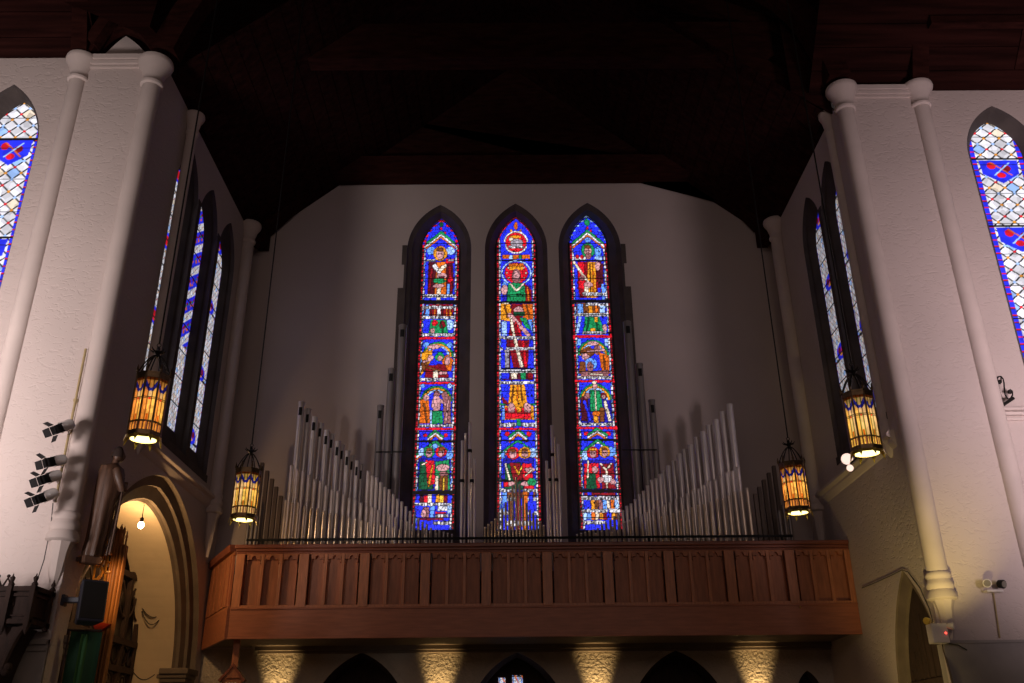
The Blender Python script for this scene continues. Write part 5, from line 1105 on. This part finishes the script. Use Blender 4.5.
# twin flood lamps by the right windows
f0 = Vector(atX(849, 466, XR-.35)); E = empty('floodlight', tuple(f0), 'pale twin floodlight glowing on the sill beside the right hanging lantern', 'floodlight')
for (a, c, r, dr_) in ((847, 459, .10, (-.35, -1, -.25)), (850, 468, .06, (-.1, -1, -.2))):
    q5 = Vector(atX(a, c, XR-.35)); rot = Vector(dr_).to_track_quat('Z', 'Y').to_matrix()
    b = MB(); b.lathe(q5[0], q5[1], [(r*.35, -.14), (r*.6, -.10), (r, .0)], 14, rot=rot, zc=q5[2]); b.build('shade', 'white', E, smooth=True)
    b = MB(); b.lathe(q5[0], q5[1], [(r*.93, .0), (r*.93, .01)], 14, rot=rot, zc=q5[2]); b.build('lamp_face', 'flood', E)
q5 = Vector(atX(852, 462, XR-.35)); b = MB(); b.tube([tuple(q5+Vector((0, .08, 0))), (XR-.12, q5[1]+.15, 6.18), (XR, q5[1]+.16, 6.14)], .016, 6); b.build('arm', 'iron', E)
# wrought iron scroll bracket on the right nave wall
sp = lambda x, y: atY(x+1, y, NR-.12)
E = empty('scroll_bracket', sp(1003, 405), 'black wrought-iron scroll bracket fixed beside the right-hand shaft', 'bracket')
b = MB(); b.tube([sp(995.5, 379), sp(998.5, 392), sp(1002.5, 405)], .016, 6); b.tube([sp(1002, 405), sp(1012.5, 398)], .026, 6); b.build('arm', 'iron', E)
def sz(x, y): return sp(980+x/9.75, 360+y/9.75)
b = MB(); b.tube([sz(155, 180), sz(170, 162), sz(195, 160), sz(215, 185), sz(225, 225), sz(228, 290), sz(236, 340), sz(262, 378), sz(290, 372), sz(308, 340), sz(305, 305), sz(285, 288), sz(266, 300), sz(268, 322), sz(283, 325)], .012, 6)
b.tube([sz(195, 165), sz(196, 205), sz(185, 232), sz(170, 220), sz(175, 203)], .012, 6); b.ball(sz(180, 215), .035, n=8, m=6); b.ball(sz(280, 312), .035, n=8, m=6); b.build('scroll', 'iron', E)
# ------------------------------------------------------------------ light
W = bpy.data.worlds.new('world'); S.world = W; W.use_nodes = True; bg = W.node_tree.nodes['Background']
bg.inputs[0].default_value = (1.0, .78, .74, 1); bg.inputs[1].default_value = .021
def area(name, loc, tgt, sx, sy, e, col, spread=180):
    l = bpy.data.lights.new(name, 'AREA'); l.shape = 'RECTANGLE'; l.size = sx; l.size_y = sy; l.energy = e; l.color = col; l.spread = math.radians(spread)
    o = bpy.data.objects.new(name, l); COL.objects.link(o); o.location = loc
    o.rotation_euler = (Vector(tgt)-Vector(loc)).to_track_quat('-Z', 'Y').to_euler(); return o
def sptl(name, loc, tgt, e, col, ang, blend=.5, size=.05):
    l = bpy.data.lights.new(name, 'SPOT'); l.energy = e; l.color = col; l.spot_size = math.radians(ang); l.spot_blend = blend; l.shadow_soft_size = size
    o = bpy.data.objects.new(name, l); COL.objects.link(o); o.location = loc
    o.rotation_euler = (Vector(tgt)-Vector(loc)).to_track_quat('-Z', 'Y').to_euler(); return o
area('left_pier_fill_light', (-8.5, 5.8, 3.3), (-10.1, 12, 6.4), 1.4, 2.0, 380, (1, .86, .83), 100)  # added fill in mid-nave, aimed to brighten the left pier only
area('right_pier_fill_light', (8.8, 6.5, 3.6), (11, 13.3, 7.6), 1.6, 2.2, 270, (1, .79, .82), 95)  # unseen fill added for the right pier, no window stands here
area('crossing_fill_light', (0, -6, 8.5), (0, 18, 8), 15, 5, 115, (1, .74, .66), 120)  # broad fill added behind the camera to lift loft, flanks and end wall
for x in (-4.33, -1.33, 1.59, 4.57): sptl('sconce_light', (x, 17.78, 2.15), (x, 17.99, 3.0), 150, (1, .66, .28), 44, 1)
sptl('floor_uplight', (4.3, 12.6, .8), (6.0, 14.4, 3.1), 230, (1, .72, .25), 46, 1, .15)
sptl('shaft_uplight', (5.3, 11.2, 2.2), (6.25, 13.2, 4.3), 330, (1, .76, .26), 36, 1, .1)
l = bpy.data.lights.new('arch_bulb', 'POINT'); l.energy = 75; l.color = (1, .60, .26); l.shadow_soft_size = .08; o = bpy.data.objects.new('arch_bulb_light', l); COL.objects.link(o); o.location = (bb[0], bb[1]-.0, bb[2]-.10)
sptl('screen_spot', (-4.4, 11.0, 4.4), (-5.42, 12.75, 3.7), 240, (1, .52, .18), 26, .8)
